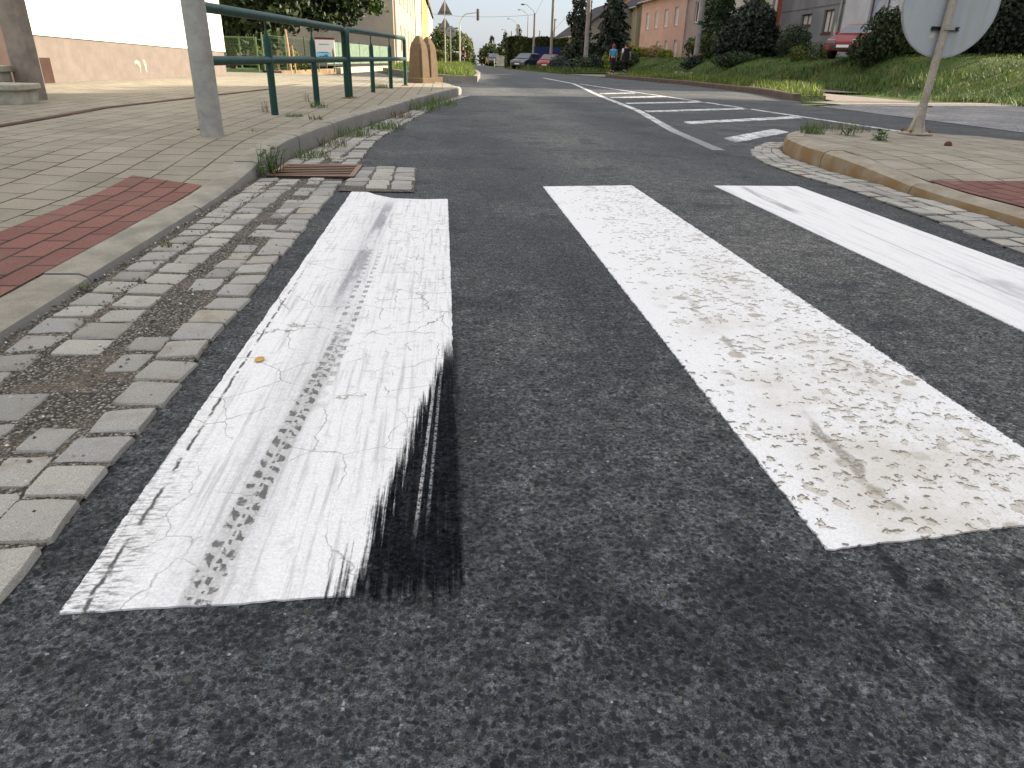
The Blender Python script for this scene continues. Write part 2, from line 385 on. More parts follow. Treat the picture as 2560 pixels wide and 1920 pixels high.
def mat_paint(name, kind):
    s = NT(name)
    X, Y, Z = s.xyz()[:3]
    fine = s.noise(260, 3, .7)
    c = s.mix(s.step(fine, .25, .75), (.62, .62, .63), (.82, .815, .8))
    asp = (.035, .036, .04)
    hole = None
    streak = s.noise(1, 6, .65, vec=s.map(scale=(90, 3.2, 1), rot=(0, 0, -.012)))
    def band(a, b, wdt, soft=.4):
        u = s.math('ABSOLUTE', s.math('SUBTRACT', s.math('SUBTRACT', X, a), s.math('MULTIPLY', Y, b)))
        return s.step(u, wdt, wdt * soft)
    def yr(y0, y1, y2, y3):
        return s.math('MULTIPLY', s.step(Y, y0, y1), s.step(Y, y3, y2))
    vec_w = s.node('VectorMath', {0: s.tc, 1: s.node('VectorMath', {0: s.noise(11, 4, .6, out='Color'), 1: (.05,) * 3}, operation='MULTIPLY').outputs[0]}, operation='ADD').outputs[0]
    def cracks(scale, wdt, keep):
        d = s.vor(scale, 'DISTANCE_TO_EDGE', vec=vec_w)['Distance']
        return s.math('MULTIPLY', s.step(d, wdt, wdt * .2), s.step(s.noise(scale * .8, 3, .5, vec=s.map(loc=(4, 1, 0))), keep, keep + .06))
    MUL = lambda a, b: s.math('MULTIPLY', a, b)
    MAX = lambda a, b: s.math('MAXIMUM', a, b)
    grain = s.noise(150, 4, .7)
    if kind == 1:
        c = s.mix(s.step(streak, .48, .7, 0, .6), c, (.34, .335, .335))
        c = s.mix(s.step(s.noise(34, 5, .7), .52, .72, 0, .45), c, (.4, .39, .38))
        # slate-grey scuff in the upper part
        sm = MUL(band(-.338, .0275, .026, .55), yr(1.7, 2.0, 3.1, 3.38))
        sm = MUL(sm, s.step(s.noise(1, 4, .6, vec=s.map(scale=(14, 2.2, 1))), .36, .52))
        c = s.mix(MUL(sm, s.step(grain, .3, .7, .45, .95)), c, (.13, .135, .165))
        halo = MUL(MUL(band(-.31, .012, .075, .3), yr(.6, .75, 3.2, 3.5)), s.step(grain, .3, .75, .1, .5))
        c = s.mix(halo, c, (.33, .33, .34))
        # two rows of tyre lugs
        lugs = None
        for a, b, wd, fq in ((-.336, .060, .0075, 27.0), (-.372, .072, .008, 27.0), (-.352, .066, .003, 50.0)):
            tri = s.math('FRACT', s.math('ADD', s.math('ADD', MUL(Y, fq), MUL(X, 22.0)), MUL(s.noise(26, 3, .6), 1.6)))
            lug = MUL(s.step(tri, .30, .38), s.step(tri, .86, .8))
            l = MUL(MUL(s.step(s.math('ADD', s.math('ABSOLUTE', s.math('SUBTRACT', s.math('SUBTRACT', X, a), MUL(Y, b))), MUL(s.math('SUBTRACT', s.noise(70, 3, .6), .5), .012)), wd, wd * .6), lug), s.step(s.noise(45, 4, .65), .4, .5))
            l = MUL(l, yr(.66, .68, 1.25, 1.9))
            lugs = l if lugs is None else MAX(lugs, l)
        for a, b in ((-.292, .018), (-.262, .018)):
            tri = s.math('FRACT', MUL(Y, 21.0))
            l = MUL(MUL(band(a, b, .0075, .7), s.step(tri, .45, .55)), MUL(yr(1.15, 1.5, 2.1, 2.6), s.step(s.noise(30, 3, .6), .4, .5)))
            lugs = MAX(lugs, MUL(l, .75))
        tread_halo = MUL(band(-.354, .066, .028, .5), yr(.6, .66, 1.3, 1.8))
        c = s.mix(MUL(tread_halo, s.step(grain, .25, .7, .3, .7)), c, (.34, .335, .32))
        c = s.mix(MUL(lugs, s.step(grain, .25, .5, .45, .85)), c, (.06, .058, .055))
        # crack running beside the left edge
        wl = s.math('ADD', X, MUL(s.math('SUBTRACT', s.noise(22, 4, .65), .5), .016))
        e = s.math('ABSOLUTE', s.math('SUBTRACT', wl, -.436))
        edge = MUL(s.step(e, .0042, .001), MUL(s.step(s.noise(16, 4, .65), .42, .52), yr(.5, .6, 1.6, 2.6)))
        c = s.mix(edge, c, (.08, .075, .07))
        rough_l = MUL(s.step(X, -.375, -.43), MUL(s.step(Y, 1.25, .72), s.step(s.noise(1, 5, .7, vec=s.map(scale=(40, 160, 1))), .47, .6)))
        c = s.mix(MUL(rough_l, .8), c, (.11, .105, .1))
        ck = MUL(cracks(6.5, .009, .46), s.step(Y, .9, 1.6, .6, 1))
        c = s.mix(MUL(ck, .8), c, (.13, .115, .09))
        ck2 = MUL(cracks(19, .034, .5), MUL(s.step(X, -.3, -.16), yr(1.2, 1.6, 2.9, 3.3)))
        c = s.mix(MUL(ck2, .75), c, (.2, .17, .15))
        ck3 = MUL(s.step(s.noise(1, 3, .6, vec=s.map(scale=(9, 55, 1))), .6, .66), MUL(s.step(X, -.3, -.42), s.step(Y, 1.8, 2.4)))
        c = s.mix(MUL(ck3, .6), c, (.3, .28, .27))
        ln = MUL(s.step(streak, .63, .7), MUL(s.step(X, -.3, -.2), s.step(Y, 1.15, .7)))
        c = s.mix(MUL(ln, .55), c, (.2, .2, .2))
        # black rubber rubbed over the near right corner
        bx = s.math('SUBTRACT', X, s.math('ADD', -.252, MUL(Y, .16)))
        bx = s.math('ADD', bx, MUL(s.math('SUBTRACT', streak, .5), .12))
        bx = s.math('ADD', bx, MUL(s.math('SUBTRACT', s.noise(120, 3, .7), .5), .018))
        rub = MUL(s.step(bx, -.004, .02), s.step(Y, 1.62, 1.38))
        c = s.mix(MUL(rub, .97), c, s.mix(s.step(s.noise(170, 3, .7), .42, .75), (.004, .0048, .007), (.028, .03, .038)))
        stk = s.noise(1, 6, .7, vec=s.map(scale=(120, 2.2, 1), loc=(7, 1, 0)))
        resid = MUL(MUL(s.step(stk, .53, .6), s.step(bx, .06, .005)), s.step(s.noise(170, 4, .7), .36, .56))
        gone = MUL(rub, s.math('SUBTRACT', 1.0, resid))
        wl2 = MUL(MUL(band(-.085, .045, .004, .5), yr(.75, .9, 1.3, 1.45)), .8)
        ln2 = MUL(wl2, s.step(grain, .38, .56)); c = s.mix(MAX(ln2, MUL(resid, rub)), c, (.5, .5, .5))
        gone = MUL(gone, s.math('SUBTRACT', 1.0, MUL(ln2, .9)))
        c = s.mix(MUL(s.step(s.noise(3.1, 4, .6), .55, .75, 0, .35), .6), c, (.5, .46, .38))
        h = s.math('SUBTRACT', s.math('MULTIPLY', fine, .4), MUL(MAX(lugs, edge), 1.0))
    elif kind == 2:
        along = s.step(Y, 2.9, 1.0)
        dirt = MUL(s.step(s.noise(3.2, 5, .65, vec=s.map(loc=(1.4, 3, 0))), .4, .66), MUL(along, .75))
        dirt = MUL(dirt, MUL(s.step(X, .54, .66), s.step(X, 1.03, .9)))
        c = s.mix(MUL(dirt, .75), c, (.46, .41, .33))
        wv = s.node('VectorMath', {0: s.tc, 1: s.node('VectorMath', {0: s.noise(30, 3, .6, out='Color'), 1: (.025,) * 3}, operation='MULTIPLY').outputs[0]}, operation='ADD').outputs[0]
        n1 = s.noise(44, 3, .55, vec=wv)
        gate = s.noise(7, 4, .6, vec=s.map(loc=(0, 9, 0)))
        thr = s.math('SUBTRACT', .635, MUL(s.step(gate, .35, .68), .1))
        thr = s.math('SUBTRACT', s.math('ADD', thr, MUL(s.step(X, .74, .58), s.step(Y, 1.0, 1.7, 0, .07))), MUL(dirt, .05))
        chip = s.step(s.math('SUBTRACT', n1, thr), 0, .02)
        wv2 = s.node('VectorMath', {0: wv, 1: (.0015, .005, 0)}, operation='ADD').outputs[0]
        chip2 = s.step(s.math('SUBTRACT', s.noise(44, 3, .55, vec=wv2), thr), 0, .02)
        lip = MUL(chip, s.math('SUBTRACT', 1.0, chip2))  # one side of each chip darkened: its shadow put into the colour
        c = s.mix(MUL(chip, .6), c, s.mix(s.step(grain, .3, .7), (.3, .255, .19), (.5, .45, .36)))
        c = s.mix(MUL(lip, .8), c, (.12, .1, .075))
        n3 = s.noise(120, 3, .6, vec=s.map(loc=(7, 0, 0), scale=(1, .8, 1)))
        sm = MUL(s.step(n3, .57, .63), s.step(X, .66, .92, .12, .9))
        sm = MUL(sm, s.step(gate, .35, .6, .25, 1))
        c = s.mix(MUL(sm, .6), c, (.2, .18, .15))
        # the deeper dark scrape down the middle
        sc = s.math('ADD', X, MUL(s.math('SUBTRACT', s.noise(9, 3, .6), .5), .07))
        scr = s.step(s.math('ABSOLUTE', s.math('SUBTRACT', sc, .682)), .016, .006)
        scr = MUL(scr, MUL(s.step(s.noise(8, 3, .6, vec=s.map(loc=(2, 5, 1), scale=(1, .5, 1))), .5, .58), yr(.74, .8, 1.5, 2.2)))
        c = s.mix(MUL(scr, s.step(grain, .3, .6, .3, .8)), c, (.2, .175, .135))
        wv3 = s.node('VectorMath', {0: s.tc, 1: s.node('VectorMath', {0: s.noise(45, 3, .6, out='Color'), 1: (.02,) * 3}, operation='MULTIPLY').outputs[0]}, operation='ADD').outputs[0]
        v9 = s.vor(13, vec=wv3); r9 = s.node('SeparateColor', {0: v9['Color']}).outputs
        pitb = MUL(MUL(s.step(r9[0], .70, .74), s.step(v9['Distance'], .30, .22)), MUL(s.step(X, .55, .66), s.step(Y, 2.7, 1.9)))
        c = s.mix(MUL(pitb, .75), c, s.mix(s.step(grain, .3, .7), (.22, .19, .145), (.42, .37, .29)))
        h = s.math('SUBTRACT', s.math('MULTIPLY', fine, .4), MAX(MAX(chip, scr), pitb))
    elif kind == 3:
        c = s.mix(s.step(s.noise(1, 6, .65, vec=s.map(scale=(40, 2.0, 1))), .46, .7, 0, .5), c, (.42, .42, .44))
        u1 = MUL(band(1.52, .03, .035, .3), yr(3.05, 3.2, 3.7, 3.95))
        u1 = MUL(u1, s.step(streak, .42, .58, .1, 1))
        c = s.mix(MUL(u1, .75), c, (.12, .12, .13))
        u2 = MUL(band(1.66, .02, .008, .3), yr(1.7, 2.0, 2.7, 2.9))
        c = s.mix(MUL(u2, .5), c, (.25, .25, .27))
        u3 = MUL(s.step(s.noise(2.2, 4, .6, vec=s.map(scale=(3, 1, 1))), .5, .7), yr(1.3, 1.6, 2.0, 2.35))
        c = s.mix(MUL(u3, .6), c, (.3, .285, .3))
        h = s.math('MULTIPLY', fine, .4)
    else:
        worn = MAX(s.step(s.noise(9, 4, .7, vec=s.map(scale=(1, .35, 1))), .42, .62), MUL(MUL(s.step(Y, 9.5, 6.2), s.step(X, 2.75, 2.55)), s.step(grain, .2, .5, .75, 1.15)))
        c = s.mix(MUL(worn, .72), c, (.11, .11, .11))
        c = s.mix(s.step(s.noise(48, 4, .65), .5, .6, 0, .85), c, (.07, .07, .07))
        h = s.math('MULTIPLY', fine, .4)
    # the film is worn through along its rims (and under the rubber): there the road shows
    if kind in (1, 2, 3):
        x0, x1 = {1: (-.462, .016), 2: (.522, 1.024), 3: (1.492, 1.983)}[kind]
        e = s.math('MINIMUM', s.math('SUBTRACT', X, x0), s.math('SUBTRACT', x1, X))
        e = s.math('ADD', e, MUL(s.math('SUBTRACT', s.noise(75, 5, .7), .5), .03 if kind == 2 else .018))
        al = s.step(e, -.0015, .0015)
        if kind == 1: al = MUL(al, s.math('SUBTRACT', 1.0, gone))
        s.put(s.b.inputs['Alpha'], al)
    s.bump(h, .5, .003)
    return s.fin(c, .65, s.math('SUBTRACT', .3, MUL(rub, .27)) if kind == 1 else .3)

M['paint1'] = mat_paint('crossing_paint_tyre_marked', 1)
M['paint2'] = mat_paint('crossing_paint_pitted', 2)
M['paint3'] = mat_paint('crossing_paint_smooth', 3)
M['paint4'] = mat_paint('line_paint_worn', 4)

# ================================================================== SETTING
# ground sheet out to the horizon, falling away beyond the crest of the road and rising as the bank on the right
def ground_sheet():
    xs = [-900, -400, -150, -60, -30, -12, -6, 0, 6, 9.5] + [11.3 + .35 * i for i in range(14)] + [17, 20, 26, 34, 60, 150, 400, 900]
    ys = [-300, -100, -40, -15, -6, 0] + [2 + 1.0 * i for i in range(60)] + [66, 72, 78, 90, 110, 140, 200, 300, 600, 1400]
    V = []; F = []
    for y in ys:
        for x in xs:
            z = -.06 + far_drop(y)
            if x > 10: z = -.045 + bank_h(x, y) + far_drop(y)
            V.append((x, y, z))
    n = len(xs)
    for j in range(len(ys) - 1):
        for i in range(n - 1):
            F.append((j * n + i, j * n + i + 1, (j + 1) * n + i + 1, (j + 1) * n + i))
    return link('ground', V, F, M['bank'], smooth=True)
struct(ground_sheet())

def strip(name, ys, left, right, mat, z, nx=6, smooth=False):
    V = []; F = []
    for y in ys:
        a, b = left(y), right(y)
        for i in range(nx + 1):
            x = a + (b - a) * i / nx
            V.append((x, y, (z(x, y) if callable(z) else z) + far_drop(y)))
    for j in range(len(ys) - 1):
        for i in range(nx):
            k = j * (nx + 1) + i
            F.append((k, k + 1, k + nx + 2, k + nx + 1))
    return link(name, V, F, mat, smooth=smooth)
def flat(name, poly, z, mat, thick=0.0, parent=None):
    if thick: return MB().prism(poly, z - thick, z).build(name, mat, parent)
    return link(name, [(x, y, z) for x, y in poly], [tuple(range(len(poly)))], mat, parent)

ROAD_R = [(-4, 6.5), (8, 6.5), (13.2, 6.5), (14, 6.9), (17.7, 7.6), (24, 7.8), (30, 7.2), (36, 6.4), (45, 5.4), (54, 4.7), (74, 4.3), (100, 5.5), (140, 9), (220, 24)]
ROAD_L = [(-4, -1.25), (14, -1.25), (14.01, -40), (33, -40), (33.01, 1.2), (54, 1.9), (75, 2.3), (100, 2.9), (140, 5.8), (220, 20)]
road = strip('road', [-4, 0, 1, 2, 3, 4, 6, 8, 10, 12, 13.2, 14, 14.02, 17.7, 21, 24, 27, 30, 32.9, 33.02, 36, 45, 54, 64, 74, 78, 90, 100, 120, 140, 180, 220],
             lambda y: lerp_tab(ROAD_L, y), lambda y: lerp_tab(ROAD_R, y), M['asphalt'], 0.0, nx=2)
struct(road)

# painted markings are parts of the road: thin films a few mm thick with slightly ragged rims
def ragged(poly, step=.02, amp=.003, seed=1):
    rg = random.Random(seed); out = []
    for i, a in enumerate(poly):
        b = poly[(i + 1) % len(poly)]
        L = math.hypot(b[0] - a[0], b[1] - a[1]); n = max(1, int(L / step))
        nx, ny = -(b[1] - a[1]) / L, (b[0] - a[0]) / L
        low = 0
        for k in range(n):
            low = low * .7 + rg.uniform(-1, 1) * .5
            t = k / n; d = amp * (low + rg.uniform(-.4, .4))
            out.append((a[0] + (b[0] - a[0]) * t + nx * d, a[1] + (b[1] - a[1]) * t + ny * d))
    return out
def marking(name, poly, mat, label=None, step=.02, amp=.003, seed=1, z=.003):
    o = flat(name, ragged(poly, step, amp, seed), z, mat, .0028, road)
    if label: o['label'] = label
    return o
marking('zebra_stripe', [(-.462, .682), (-.13, .69), (.012, .70), (.014, 1.4), (.02, 3.395), (-.1, 3.38), (-.24, 3.40), (-.33, 3.49), (-.38, 3.575), (-.452, 3.60)], M['paint1'], 'white stripe with tyre tread marks and a black rubber smear', .012, .0022, 1)
marking('zebra_stripe', [(.522, .742), (1.03, .80), (1.02, 3.85), (.522, 3.78)], M['paint2'], 'white stripe pitted with brown chips', .012, .0026, 2)
marking('zebra_stripe', [(1.495, .9), (1.985, .9), (1.98, 3.88), (1.49, 3.87)], M['paint3'], 'smooth white stripe with faint grey scuffs', .02, .0015, 3)
# hatched area in front of the refuge island
HL = [(5.1, 2.08), (7.2, 2.29), (10.4, 2.74), (15, 3.12), (22.5, 3.9), (28.8, 3.83), (36, 3.7)]
HR = [(7.3, 5.0), (9.75, 4.85), (13.3, 4.66), (18.2, 4.3), (22.5, 3.98)]
def line(tab, w, seed, label):
    L = [(x - w / 2, y) for y, x in tab]; R = [(x + w / 2, y) for y, x in tab]
    marking('edge_line', L + R[::-1], M['paint4'], label, .12, .006, seed)
line([(5.6, 2.16)] + HL[1:6], .1, 5, 'long white line on the left of the hatched area')
line(HR[:-1] + [(22.3, 4.06)], .085, 6, 'white line on the right of the hatched area')
for i, (y0, y1, x1, th) in enumerate([(15.6, 16.4, 4.25, .3), (13.9, 14.9, 4.5, .3), (12.0, 13.1, 4.7, .3), (10.05, 11.3, 4.8, .3), (8.15, 9.5, 4.75, .3), (6.2, 7.35, 3.55, .36)]):
    x0 = lerp_tab(HL, y0) + (.12 if i < 4 else .34)
    marking('hatch_bar', [(x0, y0), (x1, y1), (x1, y1 + th), (x0 + .02, y0 + th)], M['paint4'], None, .06, .012, 20 + i)

# asphalt make-up strip beside the setts, pale side street on the right, far light patch
struct(flat('side_street', [(6.52, -4), (40, -4), (40, 14.2), (12.3, 14.7), (9.5, 13.9), (7.3, 13.1), (6.52, 12.6)], .004, M['asphalt_side']))
struct(flat('pavement_apron', [(6.9, 13.9), (7.25, 13.12), (9.5, 13.92), (12.3, 14.72), (40, 14.22), (40, 15.2), (12.2, 15.6), (9.9, 15.0), (9.8, 20), (11.6, 20), (11.6, 34), (11.5, 48), (9.3, 48), (9.4, 40), (6.2, 38.2), (6.9, 33.5), (9.3, 33.5), (9.0, 20), (7.9, 14.6)], .012, mat_concrete('path_concrete', (.2, .17, .145), stain=(.13, .1, .075))))
# kerbs
def kerb_run(mb, path, width, h0, h1, rnd=.03, stone=1.0, gap=.01, bed=-.05):
    """kerb stones along path (outer foot line, the road on the right hand); inner side to the left of the walking direction"""
    P = [Vector((a, b, 0)) for a, b in path]
    seg = [(P[i], P[i + 1]) for i in range(len(P) - 1)]
    Ls = [(b - a).length for a, b in seg]; T = sum(Ls)
    def at(t):
        for (a, b), l in zip(seg, Ls):
            if t <= l or (a, b) == seg[-1]:
                return a + (b - a) * (t / l)
            t -= l
    def dirn(t):
        return (at(min(T, t + .12)) - at(max(0, t - .12))).normalized()
    n = max(1, round(T / stone))
    for k in range(n):
        t0, t1 = T * k / n + gap / 2, T * (k + 1) / n - gap / 2
        sub = 4
        V = []; F = []
        jz = random.uniform(-.003, .003); jx = random.uniform(-.003, .003)
        for i in range(sub + 1):
            t = t0 + (t1 - t0) * i / sub
            p = at(t); d = dirn(t); nrm = Vector((-d.y, d.x, 0))
            h = h0(p) if callable(h0) else h0
            h += jz
            prof = [(0, bed), (.0, h - rnd), (rnd * .3, h - rnd * .3), (rnd, h), (width, h), (width, bed)]
            for (u, z) in prof: V.append(p + nrm * (u + jx) + Vector((0, 0, z)))
        q = 6
        for i in range(sub):
            for j in range(q - 1):
                F.append((i * q + j, i * q + j + 1, (i + 1) * q + j + 1, (i + 1) * q + j))
        F.append(tuple(range(q))[::-1]); F.append(tuple(sub * q + j for j in range(q)))
        mb.add(V, F)
KERB_L = [(-4, -1.0), (0, -1.0), (3.8, -.992), (4.6, -.985), (5.4, -.93), (6.5, -.82), (8, -.61), (10, -.32), (12, .03), (13.5, .28), (13.95, .33)]
def h_left(p): return .035 + .085 * sstep(3.1, 4.9, p.y) + .02 * sstep(6, 13, p.y)
kb = MB()
pathL = [(lerp_tab(KERB_L, y), y) for y in np.linspace(-4, 13.95, 60)]
kerb_run(kb, pathL, .125, h_left, None)
kerb_run(kb, [(.33, 13.97), (.36, 14.4), (.3, 15.2), (.1, 16.2), (-.3, 17.4), (-1.0, 18.6), (-2.2, 19.6), (-4.2, 20.5), (-9, 21.6)], .15, .1, None, stone=.9)
struct(kb.build('left_kerb', M['kerb'], smooth=True))

# left pavement: sheet following the kerb height
def pav_z(x, y):
    hk = h_left(Vector((0, y, 0)))
    d = lerp_tab(KERB_L, min(y, 13.9)) - .15 - x
    return hk + (.115 + .03 * sstep(5, 14, y) - hk) * sstep(.1, 2.2, d) - .004
def pav_r(y):
    if y < 14: return lerp_tab(KERB_L, y) - .12
    return lerp_tab([(14, .2), (14.4, .21), (15.2, .15), (16.2, -.04), (17.4, -.42), (18.6, -1.1), (19.6, -2.3), (20.4, -4.0)], y)
ys = sorted(set(list(np.linspace(-4, 14, 73)) + list(np.linspace(14, 20.3, 26))))
struct(strip('pavement', ys, lambda y: -10.0, pav_r, M['pavers'], pav_z, nx=40, smooth=True))
V = []; F = []
ys = list(np.linspace(1.0, 3.46, 24))
for y in ys:
    for x in (-1.50, -1.36, -1.25, -1.122):
        yy = y - (.18 * (-1.122 - x) / .36 * -1 if y > 3.4 else 0)
        V.append((x, yy, pav_z(x, yy) + .005))
for j in range(len(ys) - 1):
    for i in range(3): F.append((j * 4 + i, j * 4 + i + 1, j * 4 + i + 5, j * 4 + i + 4))
struct(link('tactile_paving', V, F, M['tactile'], smooth=True))
# rusty drain channel running along the pavement
V = []; F = []
for i, y in enumerate(np.linspace(-2, 11.2, 67)):
    x = lerp_tab([(-2, -3.0), (5.3, -3.0), (7.2, -3.08), (9, -2.82), (10.5, -2.6), (11.2, -2.5)], y)
    V += [(x - .042, y, pav_z(x, y) + .006), (x + .042, y, pav_z(x, y) + .006)]
    if i: F.append((2 * i - 2, 2 * i - 1, 2 * i + 1, 2 * i))
struct(link('drain_channel', V, F, plain('rust_brown', (.085, .045, .033), .9, .2, var=.4, scale=5)))

# gutter: bed of grit, rows of granite setts
GUT_R = [(-4, -.53), (3.9, -.53), (6, -.51), (6.8, -.43), (8.5, -.27), (10.5, -.07), (12, .2), (13.6, .5)]
def gut_l(y): return lerp_tab(KERB_L, y) + .002
def gut_r(y): return lerp_tab(GUT_R, y)
def bed_z(x, y): return .0055 + .0022 * math.sin(x * 31 + y * 17) * math.sin(y * 23)
ys = list(np.linspace(-4, 13.6, 240))
struct(strip('gutter_bed', ys, gut_l, lambda y: gut_r(y) - .01, M['grit'], bed_z, nx=8, smooth=True))
sett = MB()
def add_sett(mb, cx, cy, sx, sy, z, rz, rg, sink=0.0):
    """one hewn granite sett: irregular rounded block"""
    ring = []; ch = [rg.uniform(.08, .24) for _ in range(4)]
    for q, (a0, b0) in enumerate([(1, 1), (-1, 1), (-1, -1), (1, -1)]):
        a1, b1 = [(-1, 1), (-1, -1), (1, -1), (1, 1)][q]
        kx, ky = ch[q], ch[q] * .8
        p1 = (a0 * (1 - kx), b0) if q % 2 == 0 else (a0, b0 * (1 - ky))
        p0 = (a0, b0 * (1 - ky)) if q % 2 == 0 else (a0 * (1 - kx), b0)
        pm = (a0 * (1 - kx * .3), b0 * (1 - ky * .3))
        mid = ((a0 + a1) / 2, (b0 + b1) / 2)
        for p in (p0, pm, p1, mid): ring.append((p[0] + rg.uniform(-.05, .04), p[1] + rg.uniform(-.055, .04)))
    V = []; F = []
    tilt = (rg.uniform(-.05, .05), rg.uniform(-.05, .05))
    for lv, (k, zz) in enumerate([(1.03, -.05), (1.0, -.0075), (.955, -.0025), (.8, .0)]):
        for (u, v) in ring:
            x, y = u * k * sx / 2, v * k * sy / 2
            X = cx + x * math.cos(rz) - y * math.sin(rz); Y = cy + x * math.sin(rz) + y * math.cos(rz)
            V.append((X, Y, z + zz - sink + (x * tilt[0] + y * tilt[1] if lv > 0 else 0)))
    for lv in range(3):
        for k in range(16): F.append((lv * 16 + k, lv * 16 + (k + 1) % 16, (lv + 1) * 16 + (k + 1) % 16, (lv + 1) * 16 + k))
    V.append((cx, cy, z - sink + .0022)); c = len(V) - 1
    for k in range(16): F.append((48 + k, 48 + (k + 1) % 16, c))
    mb.add(V, F)
rg = random.Random(5)
SX = {}
def gutter_setts():
    y = -1.2
    for col in range(4):
        y = -1.2 + rg.uniform(0, .1)
        while y < 13.45:
            ly = rg.uniform(.088, .12)
            yc = y + ly / 2
            a, b = gut_l(yc) + .03, gut_r(yc)
            if yc > 4.5: ncol = 4 if b - a > .42 else 3
            else: ncol = 4
            if col < ncol:
                cw = (b - a) / ncol
                cx = a + (col + .5) * cw + rg.uniform(-.006, .006)
                if ncol == 4:
                    k_ = (b - a) / .43
                    cx = a + (.045, .155, .29, .38)[col] * k_ + rg.uniform(-.006, .006); cw = (.103, .107, .09, .1)[col] * k_
                skip = False; sink = rg.choice([0, 0, 0, .002, .003])
                if 3.86 < yc < 4.46: skip = True                     # grate
                if col == 2 and yc < 1.9: skip = rg.random() < .5; sink = rg.uniform(.001, .005)
                elif col == 2: skip = rg.random() < .1; sink = rg.choice([0, .002, .004])
                if col == 0: sink = rg.uniform(.0, .005); skip = rg.random() < (.35 if yc < 1.5 else .06)
                if col == 1 and yc < 1.5: skip = rg.random() < .2
                sx = cw * (rg.uniform(.86, .97) if col != 2 else rg.uniform(.7, .95))
                if not skip: add_sett(sett, cx, yc, sx, ly * .90, .0125, rg.uniform(-.06, .06), rg, sink)
            y += ly + rg.uniform(.002, .006)
gutter_setts()
# setts around the right of the grate
for ix in range(3):
    y = 3.6 + rg.uniform(0, .03)
    while y < 4.36:
        ly = rg.uniform(.1, .15)
        if not (ix == 0 and y < 3.72):
            add_sett(sett, -.462 + ix * .122 + rg.uniform(-.006, .006), y + ly / 2, .114 * rg.uniform(.92, 1), ly * .97, .0125, rg.uniform(-.08, .08), rg, rg.choice([0, .002, .005]))
        y += ly + .006
struct(sett.build('gutter_setts', M['sett'], smooth=True))
struct(flat('sett_patch_bed', [(-.52, 3.57), (-.15, 3.56), (-.155, 4.39), (-.52, 4.42)], .0055, M['grit']))

# ---- refuge island on the right
ISL_L = [(-4, 2.44), (2.4, 2.46), (3.0, 2.49), (3.9, 2.5), (4.4, 2.47), (4.9, 2.5), (5.4, 2.6), (5.75, 2.73), (6.1, 2.95), (6.32, 3.25)]
def h_isl(p): return .05 + .07 * sstep(3.4, 4.6, p.y)
ik = MB()
pathI = [(lerp_tab(ISL_L, y), y) for y in np.linspace(6.3, -4, 50)]
kerb_run(ik, pathI, .14, h_isl, None, rnd=.05, stone=.95)
kerb_run(ik, [(5.05, -4), (5.05, 4.9), (4.95, 5.4), (4.68, 5.95), (4.25, 6.33), (3.75, 6.46), (3.4, 6.4), (3.22, 6.28)], .15, .1, None, rnd=.04, stone=.8)
ko = struct(ik.build('island_kerb', M['kerb_isl'], smooth=True))
V = []; F = []
ys = list(np.linspace(-4, 6.3, 90))
for y in ys:
    a = lerp_tab(ISL_L, y) + .135
    b = lerp_tab([(-4, 4.92), (4.9, 4.92), (5.4, 4.82), (5.95, 4.56), (6.3, 4.15)], y)
    for i in range(9):
        x = a + (b - a) * i / 8
        V.append((x, y, h_isl(Vector((0, y, 0))) + (.115 - h_isl(Vector((0, y, 0)))) * sstep(0, 1.6, x - a) + .004 * math.sin(x * 9) * math.sin(y * 8) - .003))
for j in range(len(ys) - 1):
    for i in range(8): F.append((j * 9 + i, j * 9 + i + 1, j * 9 + i + 10, j * 9 + i + 9))
struct(link('island_paving', V, F, M['pavers_isl'], smooth=True))
def isl_z(x, y):
    hk = h_isl(Vector((0, y, 0))); return hk + (.115 - hk) * sstep(0, 1.6, x - lerp_tab(ISL_L, y) - .135)
V = []; F = []
ys = list(np.linspace(1.0, 3.72, 25)); xs_ = [2.64 + i * .2 for i in range(6)]
for y in ys:
    for x in xs_:
        yy = y - max(0, (x - 2.64)) * .12 * (y > 3.5)
        V.append((x, yy, isl_z(x, yy) + .006))
for j in range(len(ys) - 1):
    for i in range(5): F.append((j * 6 + i, j * 6 + i + 1, j * 6 + i + 7, j * 6 + i + 6))
struct(link('island_tactile_paving', V, F, M['tactile'], smooth=True))
IS_GUT = [(-4, 2.12), (2.4, 2.13), (3.0, 2.18), (3.8, 2.22), (4.3, 2.18), (4.8, 2.19), (5.3, 2.3), (5.6, 2.42), (5.9, 2.6), (6.25, 2.85)]
struct(strip('island_gutter_bed', list(np.linspace(-1, 6.2, 80)), lambda y: lerp_tab(IS_GUT, y), lambda y: lerp_tab(ISL_L, y) + .02, M['grit'], lambda x, y: .006, nx=3))
isett = MB()
for row in range(3):
    y = -.9 + row * .05
    while y < 6.15:
        ly = rg.uniform(.12, .17)
        yc = y + ly / 2
        a, b = lerp_tab(IS_GUT, yc), lerp_tab(ISL_L, yc) - .005
        cw = (b - a) / 3
        slope = (lerp_tab(ISL_L, yc + .1) - lerp_tab(ISL_L, yc - .1)) / .2
        add_sett(isett, a + (row + .5) * cw, yc, cw * rg.uniform(.84, .94), ly * .95, .0125, -math.atan(slope) + rg.uniform(-.06, .06), rg, rg.choice([0, .002, .004]))
        y += ly + .006
struct(isett.build('island_gutter_setts', M['sett'], smooth=True))

